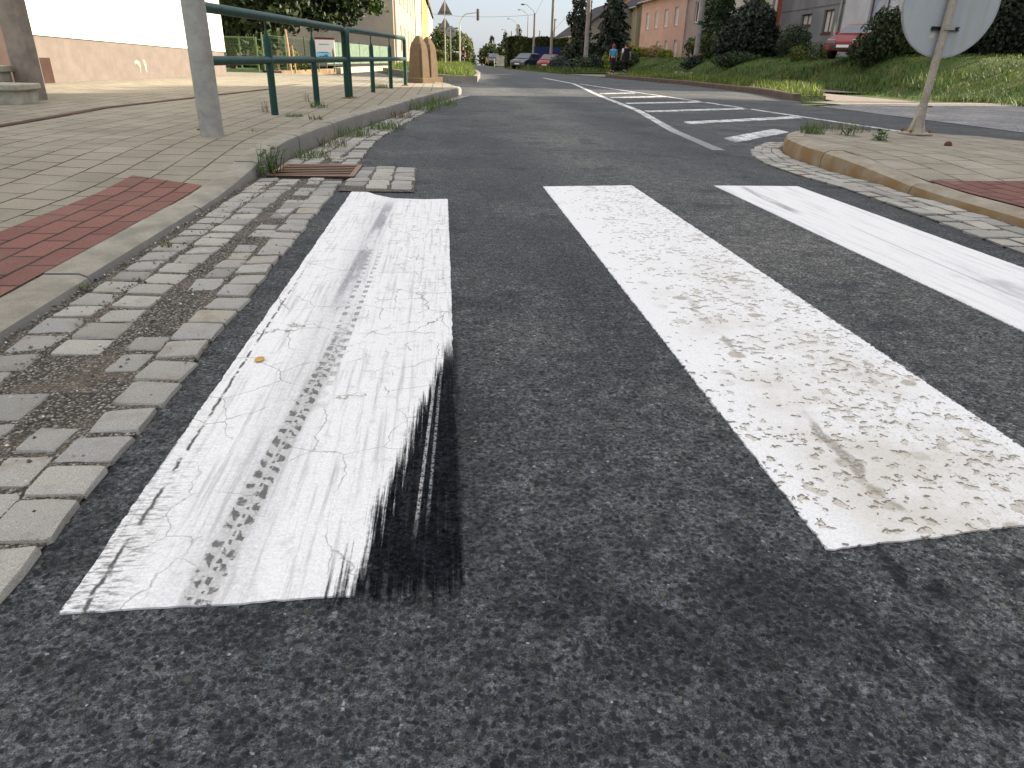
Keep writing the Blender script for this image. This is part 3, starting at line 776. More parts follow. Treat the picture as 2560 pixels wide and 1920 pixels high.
# loose grit in the gutter (uncountable)
peb = MB()
for i in range(2600):
    y = rg.uniform(.5, 3.9) if rg.random() < .75 else rg.uniform(3.5, 9)
    t = rg.random()
    a, b = gut_l(y), gut_r(y)
    u = rg.choice([rg.gauss(.02, .02), rg.gauss(.62, .07), rg.uniform(0, .98), rg.gauss(.26, .03)])
    x = a + (b - a) * min(.98, max(0.0, u))
    r = rg.uniform(.0018, .0048) * (1.6 if rg.random() < .07 else 1)
    o = len(peb.v); z = .008 + rg.uniform(0, .006)
    pts = [(r * rg.uniform(.7, 1.2), 0, 0), (0, r * rg.uniform(.7, 1.2), 0), (-r * rg.uniform(.7, 1.2), 0, 0), (0, -r * rg.uniform(.7, 1.2), 0), (0, 0, r * .8), (0, 0, -r * .6)]
    an = rg.uniform(0, 6.28)
    peb.add([(x + p[0] * math.cos(an) - p[1] * math.sin(an), y + p[0] * math.sin(an) + p[1] * math.cos(an), z + p[2]) for p in pts],
            [(0, 1, 4), (1, 2, 4), (2, 3, 4), (3, 0, 4), (1, 0, 5), (2, 1, 5), (3, 2, 5), (0, 3, 5)])
sg = NT('grit_stones'); cc = sg.ramp(sg.island(), [(0, (.05, .045, .04)), (.5, (.2, .18, .155)), (.93, (.3, .275, .24)), (.97, (.6, .58, .54))])
tag(peb.build('gravel', sg.fin(cc, .85, .2)), 'loose grit lying between the gutter setts', 'gravel', kind='stuff')

# ================================================================== STREET FURNITURE
def mat_galv():
    s = NT('galvanised_steel')
    v = s.vor(38); r = s.node('SeparateColor', {0: v['Color']}).outputs[0]
    n = s.noise(9, 5, .65)
    c = s.ramp(s.math('ADD', s.math('MULTIPLY', r, .12), s.math('MULTIPLY', n, .88)), [(.25, (.25, .24, .215)), (.5, (.34, .33, .295)), (.75, (.43, .415, .37))])
    z = s.xyz()[2]
    moss = s.math('MULTIPLY', s.step(s.xyz()[0], -.045, -.068), s.math('MULTIPLY', s.step(z, .75, .1), s.step(s.noise(20, 3, .6), .35, .55)))
    c = s.mix(s.math('MULTIPLY', moss, .8), c, (.3, .27, .06))
    s.bump(n, .15, .004)
    return s.fin(c, .55, .4, .1)
M['galv'] = mat_galv()
M['green'] = plain('green_paint', (.008, .05, .036), .5, .35, var=.35, scale=6, bump=.15, bscale=90)
M['dark_metal'] = plain('dark_metal', (.03, .03, .03), .6, .4, .3)
M['rust'] = plain('rusty_iron', (.2, .088, .042), .75, .3, var=.5, scale=20, bump=.4, bscale=200)

p = empty('steel_pole', 'thick galvanised steel pole on the paving beside the green railing', 'pole', (-1.49, 4.95, pav_z(-1.49, 4.95) - .02), 0)
MB().cyl((0, 0, 0), (0, 0, 4.2), .071, .062, 24).build('shaft', M['galv'], p, smooth=True)
MB().ball((0, 0, 4.2), (.063, .063, .02), 16, 6).build('cap', M['galv'], p, smooth=True)

def railing(label, a, b, ts, ends):
    A = Vector((a[0], a[1], pav_z(*a))); B = Vector((b[0], b[1], pav_z(*b)))
    o = empty('railing', label, 'railing', A, 0, 'green tubular railings along the kerb')
    d = B - A; L = d.length; u = d / L
    top = .765; mid = .435; R = .034
    up = Vector((0, 0, 1))
    def P(t, z): return u * (t * L) + up * z
    c = .09
    arc = lambda t, sgn: [P(t, top - c) + (u * (c * (1 - math.cos(x)) * sgn) + up * (c * math.sin(x))) for x in (0, .4, .8, 1.2, math.pi / 2)]
    pts = [P(0, -.02)] + arc(0, 1) + arc(1, -1)[::-1] + [P(1, -.02)]
    fr = MB().tube(pts, R, 14).build('frame', M['green'], o, smooth=True)
    MB().cyl(P(0, mid) + u * R, P(1, mid) - u * R, R * .93, None, 14).build('middle_rail', M['green'], o, smooth=True)
    for t in ts:
        q = P(t, 0)
        bb = MB().tube([q - up * .02, q + up * (top - .17), q + up * (top - .135), q + up * (top - .12)], [.031, .031, .018, .012], 12)
        bb.cyl(q + up * (top - .125), q + up * (top - R * .6), .008, None, 8)
        bb.build('baluster', M['green'], o, smooth=True)
    for t in [0, 1] if ends else [1]:
        MB().box(P(t, .004), (.16, .12, .012), rz=math.atan2(u.y, u.x)).build('foot_plate', M['rust'], o, bevel=.003)
    return o
railing('nearer green tube railing behind the steel pole', (-1.62, 5.35), (-1.17, 9.5), [.335, .665], True)
railing('farther green tube railing ending at the stone posts', (-1.155, 9.64), (-.66, 13.85), [.33, .66], True)

def mat_sandstone():
    s = NT('sandstone')
    n = s.noise(6, 6, .65); n2 = s.noise(60, 4, .7)
    c = s.mix(n, (.085, .06, .038), (.165, .12, .078))
    c = s.mix(s.step(n2, .5, .7, 0, .6), c, (.13, .085, .05))
    s.bump(s.math('ADD', n, s.math('MULTIPLY', n2, .6)), .6, .02)
    return s.fin(c, .95, .15)
M['sandstone'] = mat_sandstone()
for (x, y, rz, label) in [(-.46, 15.5, rad(-32), 'front sandstone post with a pointed top standing on a square base'), (-.30, 16.3, rad(-32), 'rear sandstone post half hidden behind its twin')]:
    o = empty('stone_post', label, 'stone post', (x, y, .1), rz, 'sandstone posts at the end of the railing')
    oc = lambda r, k=.62: [(r, r * k), (r * k, r), (-r * k, r), (-r, r * k), (-r, -r * k), (-r * k, -r), (r * k, -r), (r, -r * k)]
    V = []; F = []
    for r, z in [(.172, .12), (.158, .42), (.14, .66), (.12, .745), (.06, .85), (.018, .895)]:
        V += [(px, py, z) for px, py in oc(r, .74)]
    for l in range(5):
        for k in range(8): F.append((l * 8 + k, l * 8 + (k + 1) % 8, (l + 1) * 8 + (k + 1) % 8, (l + 1) * 8 + k))
    F += [tuple(range(8))[::-1], tuple(40 + k for k in range(8))]
    link('shaft', V, F, M['sandstone'], o, bevel=.012)
    MB().box((0, 0, .05), (.46, .46, .17)).build('base', M['sandstone'], o, bevel=.02)

# grate in the gutter
o = empty('drain_grate', 'rusty iron drain grate set in the gutter setts', 'grate', (-.71, 4.17, .012))
fm = MB()
for (cx, cy, sx, sy) in [(0, -.215, .46, .03), (0, .215, .46, .03), (-.215, 0, .03, .40), (.215, 0, .03, .40)]: fm.box((cx, cy, .0), (sx, sy, .018))
gm = NT('grate_iron')
nz = gm.xyz(gm.t.nodes.new('ShaderNodeNewGeometry').outputs['Normal'])[2]
gc = gm.mix(gm.step(nz, .55, .85), (.03, .014, .008), gm.mix(gm.noise(30, 4, .6), (.12, .06, .035), (.3, .18, .11)))  # polished tops; the shade of the gaps is put into the side colour
M['grate'] = gm.fin(gc, .6, .4)
fm.build('frame', M['grate'], o, bevel=.003)
for i in range(6): MB().box((0, -.165 + i * .066, .001), (.40, .024, .016)).build('bar', M['grate'], o, bevel=.003)
MB().box((0, 0, -.0055), (.41, .41, .003)).build('pit', plain('pit_shade', (.006, .005, .005), 1, 0), o)  # black sheet whose colour stands in for the shade of a deep pit

# round sign seen from behind, on the island
def mat_signback():
    s = NT('sign_back')
    n = s.noise(2.5, 5, .6); n2 = s.noise(1, 4, .6, vec=s.map(scale=(14, 14, 1.2)))
    c = s.mix(n, (.33, .37, .4), (.45, .47, .47))
    c = s.mix(s.step(n2, .5, .72, 0, .45), c, (.34, .33, .27))
    return s.fin(c, .5, .35, .1)
sx, sy = 3.99, 5.95
o = empty('road_sign', 'big round road sign seen from its grey back on a leaning pole', 'road sign', (sx, sy, .115))
pole_m = plain('weathered_grey_pole', (.33, .29, .23), .7, .35, var=.35, scale=5)
lean = Vector((.035, .0, 1)).normalized()
MB().tube([lean * .1, lean * 1.9], .031, 18).build('pole', pole_m, o, smooth=True)
# flared cast foot with a flange plate and bolts
ft = MB().tube([(0, 0, .02), (0, 0, .05), (.003, 0, .12), (.006, 0, .2), (.008, 0, .235)], [.062, .056, .044, .038, .038], 18)
for k in range(4):
    a = k * math.pi / 2 + .4
    ft.prism([(.03, -.006), (.085, -.006), (.085, .006), (.03, .006)], .02, .024, Matrix.Rotation(a, 4, 'Z'))
    ft.add([Matrix.Rotation(a, 3, 'Z') @ Vector(q) for q in [(.03, -.005, .02), (.085, -.005, .02), (.036, -.005, .16), (.03, .005, .02), (.085, .005, .02), (.036, .005, .16)]],
           [(0, 1, 2), (3, 5, 4), (1, 4, 5, 2), (0, 3, 4, 1)])
fo = ft.build('foot', pole_m, o, smooth=True)
pl = MB().box((0, 0, .011), (.22, .17, .018), rz=-.12).build('base_plate', pole_m, o, bevel=.004)
for (bx, by) in [(-.085, -.06), (.085, -.06), (-.085, .06), (.085, .06)]:
    MB().cyl((bx, by, .02), (bx, by, .042), .011, None, 6).build('bolt', M['rust'], pl)
MB().cyl((.034, -.03, .225), (.06, -.045, .226), .007, None, 6).build('set_screw', M['rust'], o)
dz = 1.0; ctr = lean * dz + Vector((.025, .045, 0))
RY = Matrix.Rotation(rad(2), 4, 'Y') @ Matrix.Rotation(rad(90), 4, 'X')
def discmesh(r, d0, d1, n=64):
    mb = MB(); T = Matrix.Translation(ctr) @ RY
    return mb.prism([(r * math.cos(2 * math.pi * k / n), r * math.sin(2 * math.pi * k / n)) for k in range(n)], d0, d1, T)
dsc = discmesh(.402, -.004, .004).build('sign_disc', mat_signback(), o)
V = []; F = []; n = 64; T = Matrix.Translation(ctr) @ RY
for k in range(n):
    for (r, z) in [(.398, .005), (.41, .006), (.41, -.012), (.398, -.012)]:
        V.append(T @ Vector((r * math.cos(2 * math.pi * k / n), r * math.sin(2 * math.pi * k / n), z)))
for k in range(n):
    for j in range(4): F.append((k * 4 + j, k * 4 + (j + 1) % 4, ((k + 1) % n) * 4 + (j + 1) % 4, ((k + 1) % n) * 4 + j))
link('rim', V, F, plain('rim_grey', (.3, .31, .3), .5, .4, .2), dsc, smooth=True)
fz = discmesh(.39, -.0075, -.0045).build('sign_face', plain('sign_blue', (.02, .09, .4), .4, .5, .05), dsc)
# clamp rails across the back, one low and one high
for hz in (-.195, .2):
    rl = MB()
    cz = ctr + Vector((hz * .035, 0, hz))
    rl.box(cz + Vector((0, -.014, .012)), (.235, .018, .006)); rl.box(cz + Vector((0, -.014, -.012)), (.235, .018, .006)); rl.box(cz + Vector((0, -.007, 0)), (.235, .004, .02))
    r_ = rl.build('clamp_rail', M['dark_metal'], o)
    MB().box(cz + Vector((-.012, -.083, 0)), (.09, .012, .024)).build('clamp', M['galv'], o, bevel=.003)
for (bx, bz) in [(-.13, .06), (.09, .055)]:
    MB().cyl(ctr + Vector((bx, -.016, bz)), ctr + Vector((bx, -.003, bz)), .009, None, 8).build('rivet', M['dark_metal'], o)
MB().box(ctr + Vector((-.1, -.0055, -.245)), (.034, .002, .045), ry=.2).build('torn_sticker', plain('sticker_cream', (.55, .5, .38), .7, .2, .4, 40), o)

# ------------------------------------------------------------------ weeds and litter
def blades(mb, x, y, z, n, h, spread, wd, rg, lean=.6):
    for i in range(n):
        a = rg.uniform(0, 6.28); r = spread * math.sqrt(rg.random())
        bx, by = x + r * math.cos(a), y + r * math.sin(a)
        hh = h * rg.uniform(.45, 1.1); a2 = rg.uniform(0, 6.28); l = lean * hh * rg.uniform(.1, 1)
        wx, wy = wd * math.cos(a2 + 1.57), wd * math.sin(a2 + 1.57)
        tx, ty = bx + l * math.cos(a2), by + l * math.sin(a2)
        mx, my = bx + l * .35 * math.cos(a2), by + l * .35 * math.sin(a2)
        mb.add([(bx - wx, by - wy, z), (bx + wx, by + wy, z), (mx + wx * .8, my + wy * .8, z + hh * .6), (mx - wx * .8, my - wy * .8, z + hh * .6), (tx, ty, z + hh)],
               [(0, 1, 2, 3), (3, 2, 4)])
def broad(mb, x, y, z, n, h, spread, size, rg):
    for i in range(n):
        a = rg.uniform(0, 6.28); r = spread * math.sqrt(rg.random())
        c = Vector((x + r * math.cos(a), y + r * math.sin(a), z + h * rg.uniform(.15, 1)))
        s_ = size * rg.uniform(.6, 1.2)
        d = Vector((math.cos(a), math.sin(a), rg.uniform(-.4, .6))).normalized(); sdir = d.cross(Vector((0, 0, 1))).normalized()
        mb.add([c, c + d * s_ * .5 + sdir * s_ * .38, c + d * s_, c + d * s_ * .5 - sdir * s_ * .38], [(0, 1, 2, 3)])
        if rg.random() < .4: mb.tube([(x, y, z), c], .0018, 4, False)
M['weed'] = mat_foliage('weed_green', (.045, .09, .02), (.12, .2, .055), (.22, .21, .09), trans=.35)
M['weed_dry'] = mat_foliage('weed_dry', (.07, .065, .03), (.14, .14, .05), (.26, .21, .11), trans=.3)
WEEDS = [ # x, y, z, kind, blades, height, spread, label
 (-.93, 4.02, .012, 'b', 60, .15, .07, 'leafy green weed growing at the kerb beside the drain grate'),
 (-.84, 4.75, .012, 'g', 60, .09, .12, 'thin grass tuft in the gutter just past the grate'),
 (-.78, 5.35, .012, 'd', 45, .12, .1, 'dry brownish weed clump at the kerb bend'),
 (-.72, 6.1, .012, 'g', 90, .14, .13, 'dense grass tuft against the kerb face'),
 (-.5, 6.75, .012, 'g', 120, .13, .16, 'wide low grass clump spreading over the gutter setts'),
 (-.45, 8.1, .012, 'd', 60, .12, .12, 'small dark weed in the gutter beyond the wide clump'),
 (-.22, 9.4, .012, 'g', 130, .2, .2, 'tall grass tuft in the gutter farther along the kerb'),
 (-.02, 10.5, .012, 'g', 160, .2, .25, 'farthest grass tuft in the gutter before the kerb ends'),
 (-1.02, 12.45, .14, 'g', 120, .11, .15, 'round grass tuft around the farthest railing baluster'),
 (-1.25, 7.75, .12, 'g', 45, .1, .09, 'grass tuft in the paving near the second baluster'),
 (-1.62, 7.0, .12, 'd', 14, .17, .04, 'spindly dry weed beside the first baluster'),
 (-1.5, 8.6, .12, 'd', 10, .2, .03, 'lone upright weed stalk between two balusters'),
 (-1.28, 6.6, .11, 'g', 70, .05, .08, 'flat patch of moss and grass in a paving joint'),
 (-1.06, 6.35, .115, 'd', 30, .06, .06, 'yellowish weed growing behind the kerbstone'),
 (-1.28, 5.2, .1, 'd', 10, .07, .03, 'tiny weed sprouting right of the steel pole'),
 (3.02, 5.85, .11, 'g', 110, .14, .1, 'bushy grass tuft at the tip of the island'),
 (3.45, 6.25, .11, 'd', 110, .12, .28, 'long fringe of dry weeds along the back of the island'),
 (3.29, 5.78, .115, 'b', 30, .07, .06, 'small leafy weed in the island paving'),
 (3.32, 5.36, .115, 'b', 40, .075, .05, 'dark leafy weed in front of the sign foot'),
 (-.93, 2.42, .012, 'd', 14, .035, .02, 'little weed sprig in a kerb joint beside the setts'),
 (-.99, 1.95, .012, 'g', 12, .025, .02, 'tiny moss tuft at the foot of the kerb'),
]
rg = random.Random(21)
for (x, y, z, k, n, h, sp, label) in WEEDS:
    mb = MB()
    if k == 'b': broad(mb, 0, 0, 0, n, h, sp, .045, rg); blades(mb, 0, 0, 0, n // 3, h, sp, .003, rg)
    else: blades(mb, 0, 0, 0, int(n * 1.6), h * .75, sp, .0022 if sp > .05 else .0016, rg, 1.5)
    o = mb.build('weed', M['weed_dry'] if k == 'd' else M['weed'])
    o.location = (x, y, z)
    tag(o, label, 'weed', 'weeds in the kerb and paving joints')
o = MB().ball((0, 0, .02), (.05, .035, .03), 8, 5).build('brick_lump', plain('brick_red', (.12, .055, .035), .9, .2, .4, 20), bevel=0)
o.scale = (.62, .62, .75); o.location = (3.69, 5.09, .108); tag(o, 'broken lump of red brick lying on the island paving', 'brick')
o = MB().ball((0, 0, 0), (.011, .015, .0012), 10, 5).build('fallen_leaf', plain('leaf_yellow', (.5, .3, .08), .8, .2, .2, 40)); o.location = (-.405, 1.445, .0065); tag(o, 'small yellow leaf lying on the tyre marked stripe', 'leaf')

# ================================================================== BUILDINGS
def mat_render(name, col, var=.12, scale=1.2):
    s = NT(name)
    n = s.noise(scale, 6, .65); n2 = s.noise(90, 3, .7)
    k = s.step(n, .3, .7, 1 - var, 1 + var)
    c = s.mix(1.0, tuple(col), s.node('CombineColor', {0: k, 1: k, 2: k}).outputs[0], 'MULTIPLY')
    st = s.step(s.noise(1, 5, .65, vec=s.map(scale=(1.2, 1.2, .25))), .5, .75, 0, var * 1.6)
    c = s.mix(st, c, tuple(x * .6 for x in col))
    s.bump(n2, .3, .01)
    return s.fin(c, .92, .15)
def mat_roof(name, col):
    s = NT(name)
    X, Y, Z = s.xyz()[:3]
    wv = s.math('SINE', s.math('MULTIPLY', Y, 28))
    wz = s.math('FRACT', s.math('MULTIPLY', Z, 6))
    k = s.step(s.noise(3, 5, .7), .3, .7, .65, 1.3)
    c = s.mix(1.0, tuple(col), s.node('CombineColor', {0: k, 1: k, 2: k}).outputs[0], 'MULTIPLY')
    c = s.mix(s.math('MULTIPLY', s.step(wz, .2, .05), .5), c, tuple(x * .3 for x in col))
    s.bump(s.math('ADD', wv, wz), .5, .03)
    return s.fin(c, .85, .2)
M['frame_w'] = plain('white_frame', (.75, .75, .73), .5, .4, .05)
M['frame_b'] = plain('brown_frame', (.12, .05, .03), .5, .4, .2)
M['glass'] = plain('window_glass', (.02, .025, .03), .08, .6, .2)
M['curtain'] = plain('net_curtain', (.5, .47, .44), .5, .4, .15, 6)
M['blue_glass'] = plain('curtained_glass', (.25, .3, .37), .15, .6, .4, 2)
M['gutter'] = plain('zinc_gutter', (.3, .29, .28), .5, .4, .2)
M['plaster_white'] = mat_render('white_plaster', (.8, .76, .66), .03)

def facade(mb, A, u, n, zb, L, H, holes, depth):
    us = sorted({0, L} | {h[0] for h in holes} | {h[2] for h in holes})
    vs = sorted({0, H} | {h[1] for h in holes} | {h[3] for h in holes})
    P = lambda a, b, w: A + u * a + n * w + Vector((0, 0, zb + b))
    for i in range(len(us) - 1):
        for j in range(len(vs) - 1):
            a, b, c, d = us[i], vs[j], us[i + 1], vs[j + 1]
            if any(h[0] <= (a + c) / 2 <= h[2] and h[1] <= (b + d) / 2 <= h[3] for h in holes): continue
            mb.add([P(a, b, 0), P(c, b, 0), P(c, d, 0), P(a, d, 0)], [(0, 1, 2, 3)])
    for (a, b, c, d) in [h[:4] for h in holes]:
        q = [(a, b), (c, b), (c, d), (a, d)]
        for k in range(4):
            (p0, p1), (p2, p3) = q[k], q[(k + 1) % 4]
            mb.add([P(p0, p1, 0), P(p2, p3, 0), P(p2, p3, -depth), P(p0, p1, -depth)], [(0, 1, 2, 3)])
    return P

def house(name, label, A, B, depth, zb, eave, ridge, wall, roof, wins=(), side='R', over=.3, pane='curtain', frame='frame_w', gutter=True, pipe=None, plinth=None, gable_ends=True, chimney=None):
    """row house: facade from A (near) to B (far); outward normal towards the street"""
    A = Vector((A[0], A[1], 0)); B = Vector((B[0], B[1], 0))
    L = (B - A).length; u = (B - A) / L
    n = Vector((-u.y, u.x, 0)) if side == 'R' else Vector((u.y, -u.x, 0))
    ctr = (A + B) / 2 - n * depth / 2
    o = empty(name, label, 'house', (ctr.x, ctr.y, zb))
    off = Vector((ctr.x, ctr.y, zb))
    A0 = A - off + Vector((0, 0, 0)); zz = 0
    A0 = Vector((A.x - ctr.x, A.y - ctr.y, 0))
    mb = MB()
    P = facade(mb, A0, u, n, 0, L, eave, wins, .14)
    for t in (0, L):
        mb.add([P(t, 0, 0), P(t, 0, -depth), P(t, eave, -depth), P(t, ridge, -depth / 2), P(t, eave, 0)], [(0, 1, 2, 3, 4)])
    mb.add([P(0, 0, -depth), P(L, 0, -depth), P(L, eave, -depth), P(0, eave, -depth)], [(0, 1, 2, 3)])
    mb.build('wall', wall, o)
    sl = (ridge - eave) / (depth / 2)
    e = .25
    rb = MB()
    for s0, s1 in ((over, -depth / 2), (-depth - over, -depth / 2)):
        h0 = eave - over * sl; th = .14
        pts = [P(-e, h0, s0), P(L + e, h0, s0), P(L + e, ridge, s1), P(-e, ridge, s1)]
        up = Vector((0, 0, th))
        rb.add([q + up * .15 for q in pts] + [q + up for q in pts], [(0, 1, 2, 3), (4, 5, 6, 7), (0, 1, 5, 4), (1, 2, 6, 5), (2, 3, 7, 6), (3, 0, 4, 7)])
    ro = rb.build('roof', roof, o)
    if chimney is not None:
        cb = MB(); c = P(chimney, ridge + .2, -depth / 2 + .5); cb.box(c, (.5, .5, 1.3)); cb.build('chimney', plain('chimney_brick', (.25, .12, .08), .9, .2), ro)
    if gutter:
        MB().cyl(P(-e, eave - over * sl, over + .06), P(L + e, eave - over * sl, over + .06), .07, None, 8).build('gutter', M['gutter'], o, smooth=True)
    if pipe is not None:
        MB().cyl(P(pipe, 0, .07), P(pipe, eave - .1, .07), .05, None, 8).build('downpipe', M['gutter'], o, smooth=True)
    if plinth:
        hp, pm = plinth
        MB().add([P(0, 0, .03), P(L, 0, .03), P(L, hp, .03), P(0, hp, .03), P(0, hp, 0), P(L, hp, 0), P(0, 0, -.0), P(L, 0, -.0)], [(0, 1, 2, 3), (3, 2, 5, 4), (0, 3, 4, 6), (1, 7, 5, 2)]).build('plinth', pm, o)
    for wn in wins:
        a, b, c, d = wn[:4]; pm = wn[4] if len(wn) > 4 else pane; fm = wn[5] if len(wn) > 5 else frame
        fb = MB(); t = .055
        def bar(a0, b0, a1, b1):
            q = [P(a0, b0, -.085), P(a1, b0, -.085), P(a1, b1, -.085), P(a0, b1, -.085), P(a0, b0, -.135), P(a1, b0, -.135), P(a1, b1, -.135), P(a0, b1, -.135)]
            fb.add(q, [(0, 1, 2, 3), (0, 1, 5, 4), (1, 2, 6, 5), (2, 3, 7, 6), (3, 0, 4, 7)])
        bar(a, b, a + t, d); bar(c - t, b, c, d); bar(a + t, b, c - t, b + t); bar(a + t, d - t, c - t, d)
        if c - a > .6: bar((a + c) / 2 - t / 2, b + t, (a + c) / 2 + t / 2, d - t)
        w_ = fb.build('window', M[fm], o)
        link('pane', [P(a + t * .5, b + t * .5, -.115), P(c - t * .5, b + t * .5, -.115), P(c - t * .5, d - t * .5, -.115), P(a + t * .5, d - t * .5, -.115)], [(0, 1, 2, 3)], M[pm], w_)
        q = [P(a - .04, b - .05, .04), P(c + .04, b - .05, .04), P(c + .04, b - .003, .04), P(a - .04, b - .003, .04), P(a - .04, b - .003, -.08), P(c + .04, b - .003, -.08), P(a - .04, b - .05, .001), P(c + .04, b - .05, .001)]
        MB().add(q, [(0, 1, 2, 3), (3, 2, 5, 4), (0, 3, 6), (1, 7, 2), (0, 6, 7, 1)]).build('sill', M['frame_b'] if fm == 'frame_b' else wall, w_)
    return o, P

# ---- white house on the left with its porch pillar and steps
R_dark = mat_roof('dark_tiles', (.05, .045, .05)); R_red = mat_roof('red_tiles', (.22, .07, .045)); R_brown = mat_roof('brown_tiles', (.12, .06, .045))
Mpl = mat_render('plinth_tan', (.17, .142, .124), .1, 5)
A, B = (-5.78, 11.0), (-4.74, 17.35)
o, P = house('white_house', 'white plastered house with a tan plinth beside the pavement', A, B, 8, .05, 5.5, 8.2, M['plaster_white'], R_red, [(2.0, 2.2, 3.2, 3.6), (4.4, 2.2, 5.6, 3.6)], 'L', plinth=None)
hx, hy, hz = o.location
mb = MB()
u = Vector((B[0] - A[0], B[1] - A[1], 0)).normalized()
hb = .60
def Pp(t, z, w): return P(t, z, w)
Lw = 6.435
V = [Pp(-.02, -.05, .012), Pp(Lw, -.05, .012), Pp(Lw, hb - .05, .012), Pp(.0, hb + .1, .012)]
link('plinth', [P(-3, -.1, .02), P(Lw, -.1, .02), P(Lw, .555, .02), P(-3, .8, .02)] + [P(Lw, -.1, -.3), P(Lw, .555, -.3)], [(0, 1, 2, 3), (1, 4, 5, 2)], Mpl, o)
link('render_coat', [P(-3, .8, .045), P(Lw + .02, .555, .045), P(Lw + .02, 5.3, .045), P(-3, 5.3, .045), P(-3, .8, .0), P(Lw + .02, .555, .0), P(Lw + .02, 5.3, -.3), P(Lw + .02, .555, -.3)], [(0, 1, 2, 3), (0, 4, 5, 1), (1, 7, 6, 2)], M['plaster_white'], o)
ch = MB(); rg = random.Random(4)
for (du, pts) in [(0, [(-.1, .06), (-.04, .1), (.03, .07), (.05, 0), (.03, -.1), (0, -.12), (.01, -.02), (-.03, .04), (-.08, .02)]), (.13, [(-.03, .1), (.02, .1), (.04, .02), (.03, -.1), (0, -.11), (-.01, 0)])]:
    ch.add([P(3.0 + du * 1.5 + a * 1.3, .3 + b, .024) for a, b in pts], [tuple(range(len(pts)))])
ch.build('plaster_patch', plain('bare_plaster', (.3, .275, .24), .9, .1), o)
MB().add([P(.5, .02, .024), P(.72, .02, .024), P(.72, .42, .024), P(.5, .42, .024)], [(0, 1, 2, 3)]).build('vent_opening', plain('vent_shade', (.06, .035, .028), .9, .1), o)  # flat patch; the shade inside the vent is put into its colour
def loc(x, y, z): return Vector((x - hx, y - hy, z - hz))
Mpil = mat_render('porch_brown', (.27, .225, .185), .2, 6)
pb = MB(); pb.box(loc(-4.17, 8.14, 2.0), (.25, .12, 4.2), rz=-.35); pb.build('porch_pillar', Mpil, o, bevel=.01)
pb = MB(); pb.box(loc(-6.3, 9.4, 2.0), (2.3, 1.6, 4.2)); pb.build('porch_wall', mat_render('porch_recess_shade', (.06, .042, .036), .2), o)  # base colour darkened to carry the shade of the recess
pb = MB(); pb.box(loc(-4.75, 7.6, .155), (1.62, .4, .2)); pb.box(loc(-4.75, 7.58, .262), (1.7, .46, .055)); pb.build('lower_step', M['slab'], o, bevel=.012)
pb = MB(); pb.box(loc(-5.15, 7.95, .33), (1.7, .3, .1)); pb.box(loc(-5.15, 7.95, .405), (1.76, .36, .06)); pb.build('upper_step', M['slab'], o, bevel=.012)

# ---- left row beyond the side street
FX = lambda y: lerp_tab([(39, -2.35), (63, -2.15), (84, -2.15), (127, -2.2), (180, -2.0)], y)
def grid(L, n, b, h, wd, m0=1.2):
    st = (L - 2 * m0) / max(1, n - 1)
    return [(m0 + i * st - wd / 2, b, m0 + i * st + wd / 2, b + h) for i in range(n)]
Mg = mat_render('gable_beige', (.48, .39, .31), .15, .6)
wA = mat_render('facade_peach', (.42, .32, .24), .06)
o, P = house('peach_house', 'peach fronted row house with a bare beige gable facing the side street', (FX(39), 39), (FX(63), 63), 9, .1, 5.6, 8.6, wA, R_red, grid(24, 6, 3.2, 1.3, .9, 2) + grid(24, 6, .9, 1.2, .9, 2), 'L', pipe=.3)
q = [P(-.02, 0, .0), P(-.02, 0, -9), P(-.02, 5.55, -9), P(-.02, 8.5, -4.5), P(-.02, 5.55, 0)]
link('gable_wall', q, [(0, 1, 2, 3, 4)], Mg, o)
MB().cyl(P(-.1, 2.9, -.5), P(-.1, 5.4, -.5), .06, None, 8).build('white_pipe', M['frame_w'], o, smooth=True)
MB().box(P(-.1, 2.85, -3.4), (5.8, .05, .06), ry=.09).build('roof_line_scar', M['gutter'], o)
wB = mat_render('facade_white', (.52, .49, .41), .05)
house('cream_house', 'cream white row house between the peach and the yellow ones', (FX(63.05), 63.05), (FX(84), 84), 9, 0, 7.2, 10, wB, R_brown, grid(21, 6, 4.3, 1.5, 1.0, 2) + grid(21, 6, 1.2, 1.5, 1.0, 2), 'L', pipe=.4)
wC = mat_render('facade_yellow', (.46, .32, .12), .06)
house('yellow_house', 'bright yellow row house farther along the left side', (FX(84.05), 84.05), (FX(127), 127), 9, -.4, 8.6, 11.6, wC, R_dark, grid(43, 9, 5.2, 1.7, 1.1, 2.5) + grid(43, 9, 1.4, 1.7, 1.1, 2.5), 'L', pipe=.4)
house('far_white_house', 'far white row house at the end of the left row', (FX(127.05), 127.05), (FX(178), 178), 9, -1, 9.6, 13, mat_render('facade_far', (.46, .41, .37), .06), R_brown, grid(50, 9, 5.8, 1.8, 1.2, 3) + grid(50, 9, 1.7, 1.8, 1.2, 3), 'L', pipe=.4)

